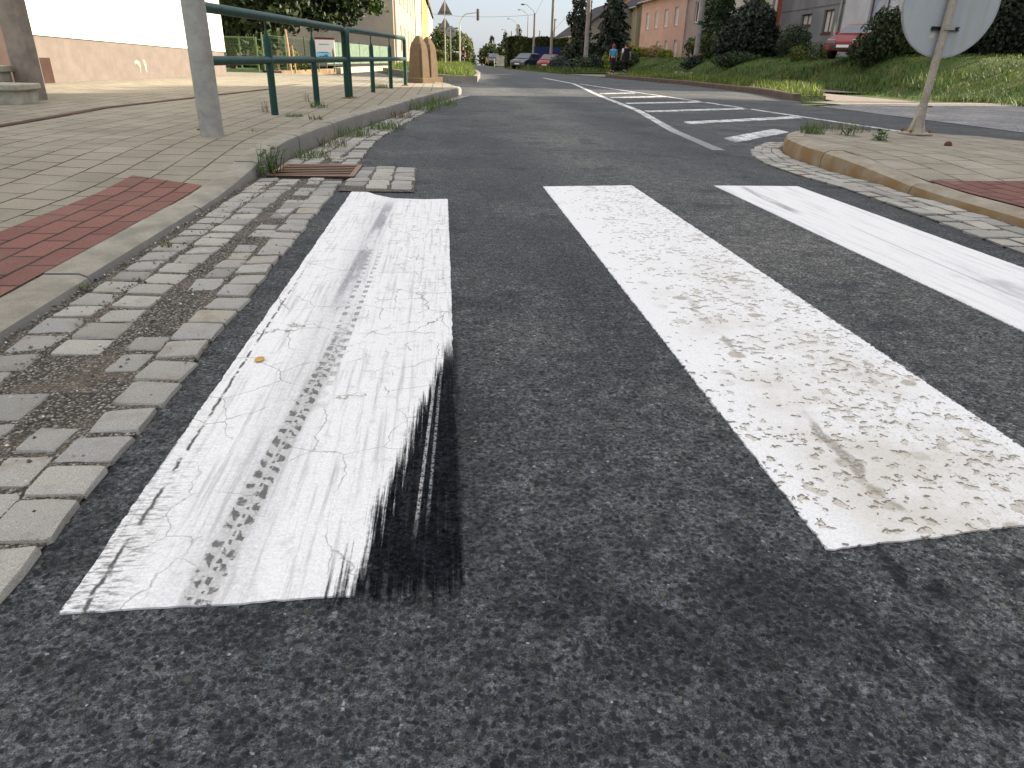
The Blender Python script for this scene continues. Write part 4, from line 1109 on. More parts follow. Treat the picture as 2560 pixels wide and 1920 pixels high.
# ---- right row behind the bank (facades X = 17 looking to the street)
HZ = .95
wW = mat_render('facade_offwhite', (.46, .45, .46), .08)
house('offwhite_house', 'off white house with a big brown framed window behind the red car', (16.0, 25.2), (16.6, 31.4), 9, HZ, 4.4, 7.4, wW, R_dark, [(1.35, 1.2, 3.9, 2.75, 'blue_glass', 'frame_b')], 'R', pipe=None, plinth=(.5, mat_render('plinth_grey', (.3, .29, .29), .1)))
wG = mat_render('facade_grey', (.2, .195, .195), .18, .7)
o, P = house('grey_house', 'dark grey unpainted house with two small windows behind clipped bushes', (16.65, 31.45), (17.0, 38.4), 9, HZ, 4.3, 7.2, wG, R_dark, [(.95, 1.05, 1.9, 1.95, 'curtain', 'frame_b'), (3.15, 1.42, 4.3, 1.9, 'curtain', 'frame_b')], 'R', pipe=.25)
MB().add([P(0, 2.1, .012), P(6.9, 2.1, .012), P(6.9, 2.14, .012), P(0, 2.14, .012)], [(0, 1, 2, 3)]).build('string_course', mat_render('course', (.12, .12, .12)), o)
MB().add([P(.45, .95, .012), P(.6, .9, .012), P(.68, 1.2, .012), P(.6, 1.5, .012), P(.52, 1.25, .012)], [(0, 1, 2, 3, 4)]).build('plaster_patch', plain('pale_patch', (.45, .42, .33), .9, .1), o)
house('brick_lean_to', 'narrow red brick annex squeezed beside the grey house', (17.4, 38.45), (17.45, 40.0), 8, HZ, 4.0, 6.2, plain('annex_brick', (.2, .055, .04), .9, .15, .3, 8), R_red, [], 'R', gutter=False)
house('pale_house', 'pale grey house mostly hidden behind the big shrub', (17.5, 40.1), (17.6, 48.8), 9, HZ, 4.6, 7.6, mat_render('facade_pale', (.5, .49, .45), .1), R_brown, [(5.0, 1.6, 5.9, 2.8)], 'R', pipe=.4)
house('mauve_house', 'greyish mauve house with white windows behind the concrete pole', (17.6, 48.9), (17.6, 55.2), 9, HZ, 4.9, 7.9, mat_render('facade_mauve', (.33, .26, .24), .1), R_brown, [(3.8, 2.3, 4.9, 3.6, 'glass'), (3.7, .35, 4.7, 1.3, 'glass')], 'R', pipe=.3)
wP = mat_render('facade_pink', (.52, .34, .27), .07)
house('pink_house', 'salmon pink house with two rows of curtained windows', (17.6, 55.3), (17.6, 68.4), 9, HZ, 4.6, 7.6, wP, R_brown, [(2.2 + i * 2.75, 2.3, 3.2 + i * 2.75, 3.55) for i in range(4)] + [(1.8 + i * 2.4, .15, 2.7 + i * 2.4, 1.3) for i in range(3)] + [(8.9, .0, 10.2, .8, 'glass', 'frame_b')], 'R', pipe=.15)
house('olive_house', 'olive beige house with dark roof beside the black spruce', (17.6, 69.6), (17.6, 77.5), 9, HZ, 4.4, 7.4, mat_render('facade_olive', (.3, .28, .17), .1), R_dark, [(2.8, 2.2, 4.4, 3.4, 'glass', 'frame_b')], 'R', pipe=.2)
house('orange_house', 'small orange and yellow house between the two dark conifers', (17.4, 84), (17.2, 93), 8, HZ, 4.0, 6.9, mat_render('facade_orange', (.62, .36, .16), .15, .5), R_red, [(2.0, 1.6, 3.3, 3.0, 'glass', 'frame_b'), (5.2, 1.6, 6.5, 3.0, 'glass', 'frame_b')], 'R')
house('low_dark_cottage', 'low cottage with a dark slate roof behind the trimmed hedge', (12.4, 72), (12.4, 84), 8, .3, 2.6, 5.4, mat_render('facade_dim', (.25, .22, .19), .1), R_dark, [(3, .9, 4.2, 2.0, 'glass')], 'R')
# the house opposite, beyond the right edge of the photograph, whose shade covers the crossing
house('corner_house', 'tall corner house standing right of the crossing outside the picture', (16.5, -14.0), (16.5, 15.7), 11, .8, 7.5, 11.5, mat_render('facade_corner', (.5, .45, .38), .1), R_brown, grid(29.7, 9, 4.2, 1.5, 1.1, 2) + grid(29.7, 9, 1.0, 1.5, 1.1, 2), 'R', pipe=.3)

# ================================================================== VEGETATION
def leaf_quads(C, D, size, rng, aspect=1.6):
    """C centres, D preferred facing directions -> one leaf-sized quad each"""
    n = len(C)
    N = D + rng.normal(0, .7, (n, 3)); N /= np.linalg.norm(N, axis=1)[:, None] + 1e-9
    T = rng.normal(0, 1, (n, 3)); T -= N * (T * N).sum(1)[:, None]; T /= np.linalg.norm(T, axis=1)[:, None] + 1e-9
    B = np.cross(N, T)
    s = size * rng.uniform(.6, 1.35, n)[:, None]
    T = T * s * aspect * .5; B = B * s * .5
    V = np.stack([C - T, C - B * .9, C + T, C + B * .9], 1).reshape(-1, 3)
    F = np.arange(4 * n).reshape(n, 4)
    return V, F
def blob_points(blobs, n, rng, shell=.55):
    vol = np.array([b[3] * b[4] * b[5] for b in blobs]) ** .75; vol /= vol.sum()
    C = []; D = []
    for b, k in zip(blobs, rng.multinomial(n, vol)):
        d = rng.normal(0, 1, (k, 3)); d /= np.linalg.norm(d, axis=1)[:, None]
        r = 1 - shell * rng.random(k) ** 1.6
        r = r * (1 + .16 * np.sin(d[:, 0] * 7 + b[0]) * np.sin(d[:, 2] * 6 + b[1]) * np.sin(d[:, 1] * 7))
        C.append(np.array(b[:3]) + d * r[:, None] * np.array(b[3:6])); D.append(d)
    return np.concatenate(C), np.concatenate(D)
def cone_points(h, r, n, rng, z0=0.0, power=.85, layers=0, wob=.15):
    t = 1 - np.sqrt(rng.random(n)); t = np.clip(t, 0, .995)
    R = r * (1 - t) ** power
    if layers: R = R * (.62 + .38 * (1 - np.mod(t * layers, 1.0)))
    a = rng.uniform(0, 2 * np.pi, n)
    R = R * (1 + wob * np.sin(a * 5 + t * 19) + wob * .6 * np.sin(a * 9 - t * 31)) * (1 - .5 * rng.random(n) ** 2)
    C = np.stack([R * np.cos(a), R * np.sin(a), z0 + t * (h - z0)], 1)
    D = np.stack([np.cos(a), np.sin(a), np.full(n, .35)], 1)
    return C, D
def clumps(c, R, k, sub, rng):
    """a crown as k overlapping foliage clumps round the centre"""
    out = [(c[0], c[1], c[2], R[0] * .7, R[1] * .7, R[2] * .7)]
    for i in range(k):
        d = rng.normal(0, 1, 3); d /= np.linalg.norm(d)
        s = sub * rng.uniform(.7, 1.25)
        out.append((c[0] + d[0] * R[0] * .72, c[1] + d[1] * R[1] * .72, c[2] + d[2] * R[2] * .72, R[0] * s, R[1] * s, R[2] * s))
    return out

M['leaf_dark'] = mat_foliage('leaf_dark', (.012, .022, .008), (.04, .065, .018), (.075, .1, .03))
M['leaf_walnut'] = mat_foliage('leaf_walnut', (.014, .028, .008), (.045, .075, .018), (.09, .12, .03), trans=.2)
M['leaf_mid'] = mat_foliage('leaf_mid', (.025, .045, .012), (.07, .11, .03), (.13, .15, .045))
M['leaf_olive'] = mat_foliage('leaf_olive', (.045, .06, .012), (.12, .14, .03), (.2, .19, .05))
M['leaf_spruce'] = mat_foliage('leaf_spruce', (.008, .015, .01), (.022, .035, .02), (.04, .055, .03), trans=.08)
M['leaf_thuja'] = mat_foliage('leaf_thuja', (.012, .026, .01), (.035, .06, .02), (.05, .075, .025), trans=.1)
M['leaf_hedge'] = mat_foliage('leaf_hedge', (.014, .022, .007), (.04, .055, .014), (.07, .08, .02), trans=.1)
M['leaf_lime'] = mat_foliage('leaf_lime', (.1, .15, .02), (.26, .32, .04), (.4, .4, .06))
M['leaf_yellow'] = mat_foliage('leaf_yellow', (.2, .16, .03), (.42, .32, .06), (.5, .27, .1), trans=.35)
M['leaf_straw'] = mat_foliage('leaf_straw', (.3, .22, .1), (.5, .38, .2), (.6, .5, .3), trans=.35)
M['leaf_blue'] = mat_foliage('leaf_bluegreen', (.03, .05, .04), (.07, .1, .08), (.12, .15, .13))
M['bark'] = plain('bark', (.09, .07, .05), .95, .1, var=.4, scale=6, bump=.6, bscale=30)

def plant(name, label, cat, loc, crown, mat, trunk=None, size=.12, n=1500, group=None, aspect=1.6, seed=0, crown_name='crown'):
    rng = np.random.default_rng(seed + 100)
    o = empty(name, label, cat, loc, 0, group)
    C, D = crown(n, rng)
    V, F = leaf_quads(C, D, size, rng, aspect)
    link(crown_name, V, F, mat, o)
    if trunk:
        mb = MB()
        for pts, rs in trunk: mb.tube(pts, rs, 8)
        mb.build('trunk', M['bark'], o, smooth=True)
    return o
def gz(x, y): return (bank_h(x, y) - .045 if x > 10 else -.06) + far_drop(y)
def limbs(h, r, spread, k, seed, base=.35):
    rg = random.Random(seed)
    out = [([(0, 0, -.1), (rg.uniform(-.05, .05) * h, 0, h * .5), (rg.uniform(-.06, .06) * h, .02 * h, h)], [r, r * .7, r * .2])]
    for i in range(k):
        a = 6.28 * i / k + rg.uniform(-.4, .4); z = h * rg.uniform(base, .75); l = spread * rg.uniform(.5, .9)
        out.append(([(0, 0, z), (l * .5 * math.cos(a), l * .5 * math.sin(a), z + l * .25), (l * math.cos(a), l * math.sin(a), z + l * .55)], [r * .45, r * .3, r * .1]))
    return out

# --- left: big dark tree hanging over the garden behind the white house
def big(c, R, k, sub): return lambda n, rng: blob_points(clumps(c, R, k, sub, rng), n, rng)
def blobs(bl): return lambda n, rng: blob_points(bl, n, rng)
plant('walnut_tree', 'large dark leafy tree overhanging the green garden fences', 'tree', (-6.4, 30, 0),
      blobs([(0, 0, 4.2, 2.6, 2.8, 2.9), (1.6, -.6, 3.4, 1.7, 1.7, 1.6), (2.6, -.4, 2.9, 1.25, 1.4, 1.0), (3.4, 0, 2.75, .85, 1.0, .55), (3.1, .2, 4.0, 1.2, 1.3, 1.3), (.7, -1.4, 2.3, 1.5, 1.0, .9), (1.9, -.8, 1.9, .9, .8, .55), (-1.8, -1, 2.6, 1.7, 1.4, 1.4), (-.6, -1.5, 1.7, 1.1, .8, .7), (2.9, 0, 2.0, .6, .7, .45), (3.95, .1, 2.25, .5, .6, .28)]),
      M['leaf_walnut'], limbs(3.6, .22, 2.6, 7, 2), .15, 16000, seed=1)
plant('garden_tree', 'shadowy tree directly behind the green gate by the white house', 'tree', (-6.6, 25.2, 0), blobs([(0, 0, 2.7, 1.7, 1.2, 1.7), (1.3, .1, 2.2, 1.0, .9, 1.1), (.4, -.2, 1.2, 1.4, .7, .9), (1.9, .3, 2.9, 1.0, .9, 1.0), (-.9, 0, 1.4, 1.0, .8, 1.1)]), M['leaf_dark'], limbs(2.2, .12, 1.2, 5, 3, .2), .15, 4500, seed=2)
for i, (x, y, h, label) in enumerate([(-5.2, 22.6, .8, 'sparse sunlit bush behind the green gate'), (-4.55, 23.6, .85, 'yellowish garden bush beside the wooden stakes')]):
    plant('garden_bush', label, 'bush', (x, y, .0), blobs([(0, 0, h * .5, .3, .3, h * .5), (.25, .1, h * .35, .25, .25, h * .35)]), M['leaf_olive'], None, .07, 500, 'bushes behind the garden fence', seed=30 + i, crown_name='foliage')

# gate, fences, low garden wall on the far side of the side street
M['gate_green'] = plain('gate_green', (.1, .19, .07), .5, .4, var=.2, scale=8)
M['mesh_green'] = plain('mesh_wire', (.08, .14, .06), .5, .4)
o = empty('garden_gate', 'low pale green double gate with wire mesh next to the white house', 'gate', (-5.32, 21.1, .04))
fr = MB()
for x in (-.5, .0, .43): fr.box((x, 0, .48), (.035, .035, .92))
fr.box((-.035, 0, .93), (.93, .03, .03)); fr.box((-.035, 0, .28), (.93, .03, .03))
fr.build('frame', M['gate_green'], o)
MB().box((-.27, .0, .1), (.42, .02, .13)).box((.215, 0, .1), (.39, .02, .13)).build('kick_panel', M['gate_green'], o)
ms = MB()
for i in range(26):
    x = -.48 + i * .036
    for dx in (.09, -.09):
        ms.tube([(max(-.49, min(.42, x - dx)), 0, .29), (max(-.49, min(.42, x + dx)), 0, .92)], .0035, 3, False)
ms.build('mesh', M['mesh_green'], o)
def mesh_fence(name, label, pts, h, mat, post_every, z0, dense, wire=.004):
    A = Vector((pts[0][0], pts[0][1], 0))
    o = empty(name, label, 'fence', (A.x, A.y, z0))
    mb = MB()
    for a, b in zip(pts, pts[1:]):
        a = Vector((a[0], a[1], 0)) - A; b = Vector((b[0], b[1], 0)) - A; L = (b - a).length; u = (b - a) / L
        n = max(1, round(L / post_every))
        for i in range(n + 1):
            q = a + u * (L * i / n)
            MB().cyl(q, q + Vector((0, 0, h + .06)), .022, None, 8).build('post', M['mesh_green'], o, smooth=True)
        if dense:
            mb.box((a + b) / 2 + Vector((0, 0, h / 2)), (L, .012, h), rz=math.atan2(u.y, u.x))
        else:
            for i in range(int(L / .11)):
                q = a + u * (i * .11)
                mb.tube([q, q + Vector((0, 0, h))], wire, 3, False)
            for k in range(8): mb.tube([a + Vector((0, 0, h * (k + .5) / 8)), b + Vector((0, 0, h * (k + .5) / 8))], wire, 3, False)
        mb.tube([a + Vector((0, 0, h)), b + Vector((0, 0, h))], .006, 4, False)
    mb.build('mesh', mat, o); return o
mesh_fence('wire_fence', 'see through wire mesh fence between the gate and the advertising board', [(-4.78, 21.3), (-4.35, 25.2), (-4.05, 27.6)], .86, M['mesh_green'], 1.9, .18, False)
mesh_fence('privacy_fence', 'pale green screened fence running up to the beige gable', [(-4.05, 27.7), (-3.4, 32.5), (-2.6, 38.2)], .72, plain('screen_green', (.13, .18, .13), .8, .2, .25, 6), 1.8, .3, True)
MB().add(*(lambda: (lambda m_: (m_.v, m_.f))(MB().box((0, 0, .11), (3.9, .25, .3), rz=math.atan2(4.2, .5))))()) if False else None
def low_wall(name, label, cat, a, b, h, t, mat):
    A = Vector((a[0], a[1], 0)); B = Vector((b[0], b[1], 0)); u = (B - A)
    o = MB().box((0, 0, h / 2), (u.length, t, h), rz=math.atan2(u.y, u.x)).build(name, mat, None, bevel=.02)
    o.location = ((A.x + B.x) / 2, (A.y + B.y) / 2, 0); return tag(o, label, cat)
low_wall('earth_edge', 'low brown earth edging under the wire fence', 'garden edge', (-4.55, 21.5), (-3.85, 27.2), .17, .35, M['earth'])
low_wall('stone_edging', 'low pale stone edging under the screened fence', 'garden wall', (-3.75, 27.9), (-2.4, 37.5), .2, .3, plain('limestone', (.5, .43, .3), .95, .1, .5, 6, .6))
o = empty('advertising_board', 'white and blue advertising board on the garden fence', 'sign board', (-3.68, 25.0, .2), rad(-4))
MB().box((0, 0, .5), (.6, .03, .66)).build('panel', plain('panel_white', (.8, .78, .76), .5, .3, .04), o)
MB().box((-.05, -.0185, .38), (.46, .004, .2)).build('blue_area', plain('pale_blue', (.3, .62, .8), .5, .3, .2, 4), o)
MB().box((-.04, -.0185, .225), (.44, .004, .09)).build('deep_blue_area', plain('mid_blue', (.02, .25, .5), .5, .3, .2, 4), o)
MB().box((.02, -.0215, .3), (.1, .002, .22)).build('blue_accent', plain('mid_blue', (.02, .25, .5), .5, .3, .2, 4), o)
MB().box((-.03, -.0185, .7), (.32, .004, .035)).build('text_line', plain('faded_text', (.45, .4, .38), .6, .2), o)
MB().box((-.06, -.0215, .47), (.3, .002, .025)).box((-.06, -.0215, .36), (.28, .002, .025)).build('blue_text_line', plain('deep_blue', (.03, .2, .38), .6, .2), o)
MB().add([(.215, -.0185, .24), (.265, -.0185, .24), (.275, -.0185, .42), (.25, -.0185, .6), (.22, -.0185, .52)], [(0, 1, 2, 3, 4)]).build('brown_figure', plain('brown_print', (.25, .11, .06), .6, .2), o)
MB().box((0, .0, .865), (.62, .04, .06)).build('top_strip', plain('maroon', (.12, .02, .03), .5, .3), o)
MB().cyl((-.25, .02, -.1), (-.25, .02, .2), .02).cyl((.25, .02, -.1), (.25, .02, .2), .02).build('leg', M['mesh_green'], o)
for i, (x, y, h, r, label) in enumerate([(-4.28, 22.3, 1.12, .035, 'taller wooden stake leaning in front of the wire fence'), (-4.2, 22.6, .72, .022, 'shorter thin wooden stake beside the taller one')]):
    o = MB().tube([(0, 0, -.05), (-.03, 0, h * .6), (-.05, .0, h)], [r, r, r * .7], 8).build('wooden_stake', plain('weathered_wood', (.42, .29, .17), .9, .15, .3, 10), smooth=True)
    o.location = (x, y, .1); tag(o, label, 'stake', 'wooden stakes by the fence')

# --- grass triangle on the left with tall grass
TRI = [(.8, 21.3), (1.15, 27), (1.3, 33), (2.0, 54), (2.3, 72), (-1.9, 72), (-2.2, 39.5), (-2.35, 33), (-.9, 25.2), (-.4, 23.9), (.2, 22.0)]
kb2 = MB(); random.seed(9)
kerb_run(kb2, [(x, y) for x, y in [(-2.4, 33.2), (-.95, 25.2), (-.42, 23.9), (.2, 21.8), (.82, 21.1), (1.2, 27), (1.35, 33)]][::-1], .14, lambda p: .17, None)
struct(kb2.build('verge_kerb', M['kerb'], smooth=True))
struct(flat('left_verge', TRI, .155, M['bank'], .2))
def inside(poly, x, y):
    c = False
    for i in range(len(poly)):
        (x0, y0), (x1, y1) = poly[i - 1], poly[i]
        if (y0 > y) != (y1 > y) and x < (x1 - x0) * (y - y0) / (y1 - y0) + x0: c = not c
    return c
def grass_field(name, label, sampler, n, mat, hmin, hmax, wd, seed):
    rng = np.random.default_rng(seed); P = []
    while len(P) < n:
        q = sampler(rng)
        if q is not None: P.append(q)
    P = np.array(P); k = len(P)
    h = rng.uniform(hmin, hmax, k) * (P[:, 3] if P.shape[1] > 3 else 1); a = rng.uniform(0, 6.28, k); l = h * rng.uniform(.1, .8, k)
    w_ = wd * rng.uniform(.6, 1.3, k)
    b = np.stack([np.cos(a + 1.57) * w_, np.sin(a + 1.57) * w_, np.zeros(k)], 1)
    base = P[:, :3]; tip = base + np.stack([np.cos(a) * l, np.sin(a) * l, h], 1); mid = base + np.stack([np.cos(a) * l * .35, np.sin(a) * l * .35, h * .6], 1)
    V = np.stack([base - b, base + b, mid + b * .7, mid - b * .7, tip], 1).reshape(-1, 3)
    F = []
    for i in range(k): F += [(5 * i, 5 * i + 1, 5 * i + 2, 5 * i + 3), (5 * i + 3, 5 * i + 2, 5 * i + 4)]
    return tag(link(name, V, F, mat), label, 'grass', kind='stuff')
M['grass_sun'] = mat_foliage('grass_blades', (.05, .085, .015), (.14, .2, .035), (.24, .23, .07), trans=.4)
M['grass_bank'] = mat_foliage('bank_blades', (.03, .056, .012), (.08, .14, .028), (.17, .16, .06), trans=.35)
def s_tri(rng):
    y = 21.3 + (rng.random() ** 1.5) * 40; x = rng.uniform(-2.3, 2.2)
    return (x, y, .15) if inside(TRI, x, y) else None
grass_field('tall_grass', 'tall yellow green grass on the verge behind the stone posts', s_tri, 8000, M['grass_sun'], .1, .32, .014, 5)
def s_bank(rng):
    y = 13 + rng.random() ** 1.4 * 42; x = rng.uniform(11.5, 16.3)
    if y < 14.8 and x > 12.3: return None
    k = 1.25 if x < 13.2 else .6
    k *= .7 + .5 * math.sin(x * 1.9 + y * .7) * math.sin(y * .43)
    return (x, y, gz(x, y) - .01, max(.35, k))
grass_field('bank_grass', 'uneven grass and herbs growing over the roadside bank', s_bank, 26000, M['grass_bank'], .08, .24, .012, 6)
# verge strip between the road and the footpath
VERGE = [(7.0, 14.6), (7.85, 14.9), (8.9, 17.5), (9.6, 20), (9.7, 26), (9.3, 33.2), (7.25, 33.2), (7.35, 30), (7.95, 24), (7.75, 17.7)]
struct(flat('right_verge', VERGE, .09, M['bank'], .14))
VERGE2 = [(6.1, 38.6), (9.0, 41), (9.2, 47), (9.0, 60), (5.0, 60), (5.6, 46)]
struct(flat('far_verge', VERGE2, .07, M['bank'], .12))
kb3 = MB(); random.seed(2)
kerb_run(kb3, [(9.6, 33.4), (7.15, 33.3), (7.28, 30), (7.85, 24), (7.65, 17.7), (6.95, 14.5)], .16, lambda p: .13, None)
struct(kb3.build('verge_kerb_right', plain('old_kerb', (.12, .09, .072), .9, .15, .3, 5, .3)))
def s_verge(rng):
    y = rng.uniform(14.6, 33); x = rng.uniform(6.9, 9.7)
    if not inside(VERGE, x, y): return None
    return (x, y, .085, 1.0 if x > 8 else .6)
grass_field('verge_grass', 'short grass on the verge between the kerb and the footpath', s_verge, 9000, M['grass_sun'], .08, .26, .011, 7)
def s_verge2(rng):
    y = rng.uniform(38.6, 59); x = rng.uniform(5, 9.2)
    return (x, y, .065, 1) if inside(VERGE2, x, y) else None
grass_field('far_verge_grass', 'grass on the far verge beyond the driveway', s_verge2, 3500, M['grass_bank'], .1, .3, .02, 8)

# --- right side plants
def cone(h, r, **k): return lambda n, rng: cone_points(h, r, n, rng, **k)
def column(h, r):
    def f(n, rng):
        t = rng.random(n); a = rng.uniform(0, 6.28, n)
        R = r * np.minimum(1, .62 + t * 2.2) * np.minimum(1, (1.02 - t) * 4.5) ** .7 * (1 + .12 * np.sin(a * 4 + t * 9) + .1 * np.sin(a * 7 - t * 23)) * (1 - .35 * rng.random(n) ** 2)
        return np.stack([R * np.cos(a), R * np.sin(a), t * h], 1), np.stack([np.cos(a), np.sin(a), np.full(n, .3)], 1)
    return f
def at(name, label, cat, x, y, crown, mat, **k): return plant(name, label, cat, (x, y, gz(x, y) - .02), crown, mat, **k)
tr = lambda h, r: [([(0, 0, -.1), (0, 0, h)], [r, r * .4])]
at('thuja', 'tall ragged dark thuja beside the tall concrete pole', 'tree', 9.15, 51, lambda n, rng: (lambda C, D: (np.concatenate([C[0], D[0]]), np.concatenate([C[1], D[1]])))(column(6.2, .6)(n * 4 // 5, rng), blob_points([(-.75, 0, 3.2, .3, .3, .42), (-.4, 0, 1.0, .9, .5, .8)], n // 5, rng)), M['leaf_spruce'], trunk=tr(4, .13), size=.13, n=5000, seed=3)
at('spruce', 'big black spruce hiding the olive house', 'tree', 12.6, 57, cone(6.4, 1.75, power=.8, layers=9, wob=.2), M['leaf_spruce'], trunk=tr(5, .16), size=.15, n=9000, aspect=2.0, seed=4)
at('lime_thuja', 'small lime green cone shaped thuja behind the person in blue', 'tree', 10.9, 51, cone(1.35, .42, power=.6), M['leaf_lime'], trunk=tr(.7, .04), size=.08, n=900, seed=5)
at('column_thuja', 'dense dark column shaped thuja right of the roadside pole', 'tree', 15.65, 43.5, column(6.6, .74), M['leaf_thuja'], trunk=tr(4, .1), size=.13, n=8000, seed=6)
at('big_shrub', 'huge dark spreading shrub in front of the pale house', 'shrub', 14.6, 36.2, blobs([(0, 0, .9, 1.45, 1.2, 1.0), (-.8, 0, .6, .9, .9, .7), (.8, .1, .8, .9, .9, .9), (.1, -.1, 1.7, 1.0, 1.0, .7), (.75, 0, 1.75, .45, .5, .6), (-.6, 0, 1.5, .5, .5, .5), (0, 0, 2.15, .4, .4, .45), (1.25, 0, .5, .6, .6, .6)]), M['leaf_spruce'], trunk=tr(1.2, .08), size=.1, n=10000, seed=7, aspect=1.9)
at('young_tree', 'slender leafy tree rising behind the big dark shrub', 'tree', 15.5, 38.3, blobs([(0, 0, 3.0, .55, .5, 1.5), (.25, 0, 2.2, .5, .5, .8), (-.3, 0, 4.3, .5, .5, 1.0)]), M['leaf_mid'], trunk=limbs(3.4, .06, .6, 4, 8), size=.16, n=900, seed=8)
at('green_shrub', 'bright green topped shrub behind the roadside pole', 'shrub', 14.45, 42.0, blobs([(0, 0, .55, 1.1, .7, .7), (.5, 0, .95, .6, .5, .5), (-.45, 0, .8, .6, .5, .45), (1.0, .1, .45, .6, .6, .55)]), M['leaf_mid'], size=.09, n=2600, seed=9, trunk=tr(.5, .04))
at('low_shrub', 'low dark juniper between the roadside pole and the big shrub', 'shrub', 13.6, 34.6, blobs([(0, 0, .25, 1.0, .6, .38), (.7, 0, .2, .6, .5, .3), (-.6, 0, .2, .6, .5, .3)]), M['leaf_thuja'], size=.08, n=1800, seed=10, trunk=tr(.3, .03))
at('ball_bush', 'dark clipped ball bush under the grey house window', 'bush', 14.6, 31.2, blobs([(0, 0, .6, .72, .7, .72)]), M['leaf_thuja'], size=.06, n=3600, seed=11, trunk=tr(.5, .05))
at('dome_bush', 'small olive green clipped dome bush before the grey house', 'bush', 14.0, 29.4, blobs([(0, 0, .2, .36, .36, .34)]), M['leaf_olive'], size=.045, n=1100, seed=12, trunk=tr(.2, .03))
at('spreading_bush', 'low loose bush between the dome bush and the red car', 'bush', 14.25, 28.2, blobs([(0, 0, .25, .6, .45, .4), (.35, 0, .2, .4, .4, .33)]), M['leaf_mid'], size=.055, n=1600, seed=13, trunk=tr(.2, .03))
at('laurel_shrub', 'large dark shrub hiding the rear of the red car', 'shrub', 13.75, 23.4, blobs([(0, 0, .62, .75, .65, .78), (-.45, 0, .35, .5, .5, .5), (.55, 0, .7, .6, .6, .85), (.1, 0, 1.2, .5, .5, .4), (.9, 0, .4, .5, .5, .6), (1.2, .2, .9, .5, .5, .7)]), M['leaf_dark'], size=.075, n=5200, seed=14, trunk=tr(.8, .06))
at('conifer', 'towering dark conifer behind the round sign', 'tree', 17.9, 25.0, cone(8.5, 1.9, power=.55, layers=8), M['leaf_spruce'], trunk=tr(6, .2), size=.17, n=6500, aspect=2.0, seed=15, group='dark conifers at the right edge')
at('conifer', 'towering dark conifer at the right edge of the photograph', 'tree', 19.7, 23.7, cone(8.0, 2.2, power=.5, layers=8), M['leaf_spruce'], trunk=tr(6, .2), size=.17, n=6500, aspect=2.0, seed=16, group='dark conifers at the right edge')
at('evergreen_hedge', 'dark evergreen hedge at the top of the sunlit grass', 'hedge', 17.2, 22.8, blobs([(-1.1, .6, .75, .9, .6, 1.0), (0, .2, .8, 1.0, .6, 1.05), (1.2, -.2, .8, 1.0, .6, 1.05), (2.3, -.6, .8, 1.0, .6, 1.0), (-1.9, .9, .5, .5, .5, .7)]), M['leaf_spruce'], size=.09, n=6500, seed=17, trunk=tr(.4, .04), crown_name='foliage')
plant('shade_pine', 'added unseen pine with a high crown shaped to shade the road', 'tree', (24.2, 18.9, .9), blobs([(0, 0, 9.0, 1.7, 1.4, 2.3), (-.3, -.6, 8.2, 1.5, 1.3, 1.2), (0, -1.0, 9.2, 1.2, 1.0, 2.1), (.2, .3, 9.8, 1.0, 1.0, 1.3)]), M['leaf_spruce'], tr(10.5, .22), .3, 6000, seed=18)  # added tree out of view; crown shaped to bend the shadow edge
# dark roadside shrubs left of the persons
for i, (x, y, w_, h, mt, label) in enumerate([(7.05, 46, .66, 1.0, 'leaf_blue', 'bluish green shrub hiding the rear of the small red car'), (7.95, 46.5, .75, .8, 'leaf_thuja', 'dark shrub left of the tall concrete pole'), (8.75, 47.5, .8, 1.0, 'leaf_thuja', 'dark shrub at the foot of the tall concrete pole'), (9.6, 49, .85, 1.15, 'leaf_spruce', 'dark shrub between the concrete pole and the lime thuja'), (11.6, 52, .9, 1.3, 'leaf_spruce', 'dark shrub behind the two walkers'), (12.9, 53, .9, 1.25, 'leaf_thuja', 'dark shrub right of the black spruce')]):
    at('roadside_shrub', label, 'shrub', x, y, blobs([(0, 0, h * .45, w_, .5, h * .55), (w_ * .4, 0, h * .35, w_ * .6, .5, h * .4), (-w_ * .4, .1, h * .4, w_ * .6, .5, h * .42)]), M[mt], size=.1, n=1300, seed=40 + i, group='dark shrubs along the far verge', trunk=tr(h * .4, .04), crown_name='foliage')
for i, (x, y, w_, h, mt, label) in enumerate([(14.75, 60.2, .75, 1.0, 'leaf_yellow', 'pale yellow flowering plant nearest the walkers'), (15.4, 59.6, .6, .8, 'leaf_lime', 'yellow green perennial in the flower bed'), (15.9, 59.2, .6, .75, 'leaf_yellow', 'orange yellow flowering plant in the middle of the bed'), (16.35, 58.4, .75, 1.0, 'leaf_straw', 'tall straw coloured ornamental grass before the pink house'), (16.8, 57.2, .65, .7, 'leaf_lime', 'lime coloured perennial at the end of the flower bed')]):
    at('flowering_plant', label, 'plant', x, y, blobs([(0, 0, h * .5, w_, .5, h * .55), (w_ * .5, 0, h * .35, w_ * .5, .4, h * .4)]), M[mt], size=.1, n=900, seed=60 + i, group='yellow garden plants in front of the pink house', crown_name='foliage')
rk = MB(); rg = random.Random(12)
for i, (x, y) in enumerate([(-.55, 0), (-.28, .05), (0, 0), (.27, .03), (.52, 0), (-.4, -.18), (-.1, -.17), (.2, -.2), (.42, -.16), (-.2, .2), (.1, .2)]):
    b = MB().ball((0, 0, 0), (rg.uniform(.11, .17), .12, rg.uniform(.08, .13)), 7, 5).build('boulder', plain('rock_grey', (.22, .2, .18), .95, .1, .4, 8, .6), None, smooth=False)
    X_, Y_ = 10.75 + x + 1.35, 38 + y; b.location = (X_, Y_, gz(X_, Y_) + .05 + (.14 if y > .1 else 0)); b.rotation_euler = (0, 0, rg.uniform(0, 3))
    tag(b, 'grey boulder of the small rockery on the bank', 'boulder', 'boulders of the rockery')
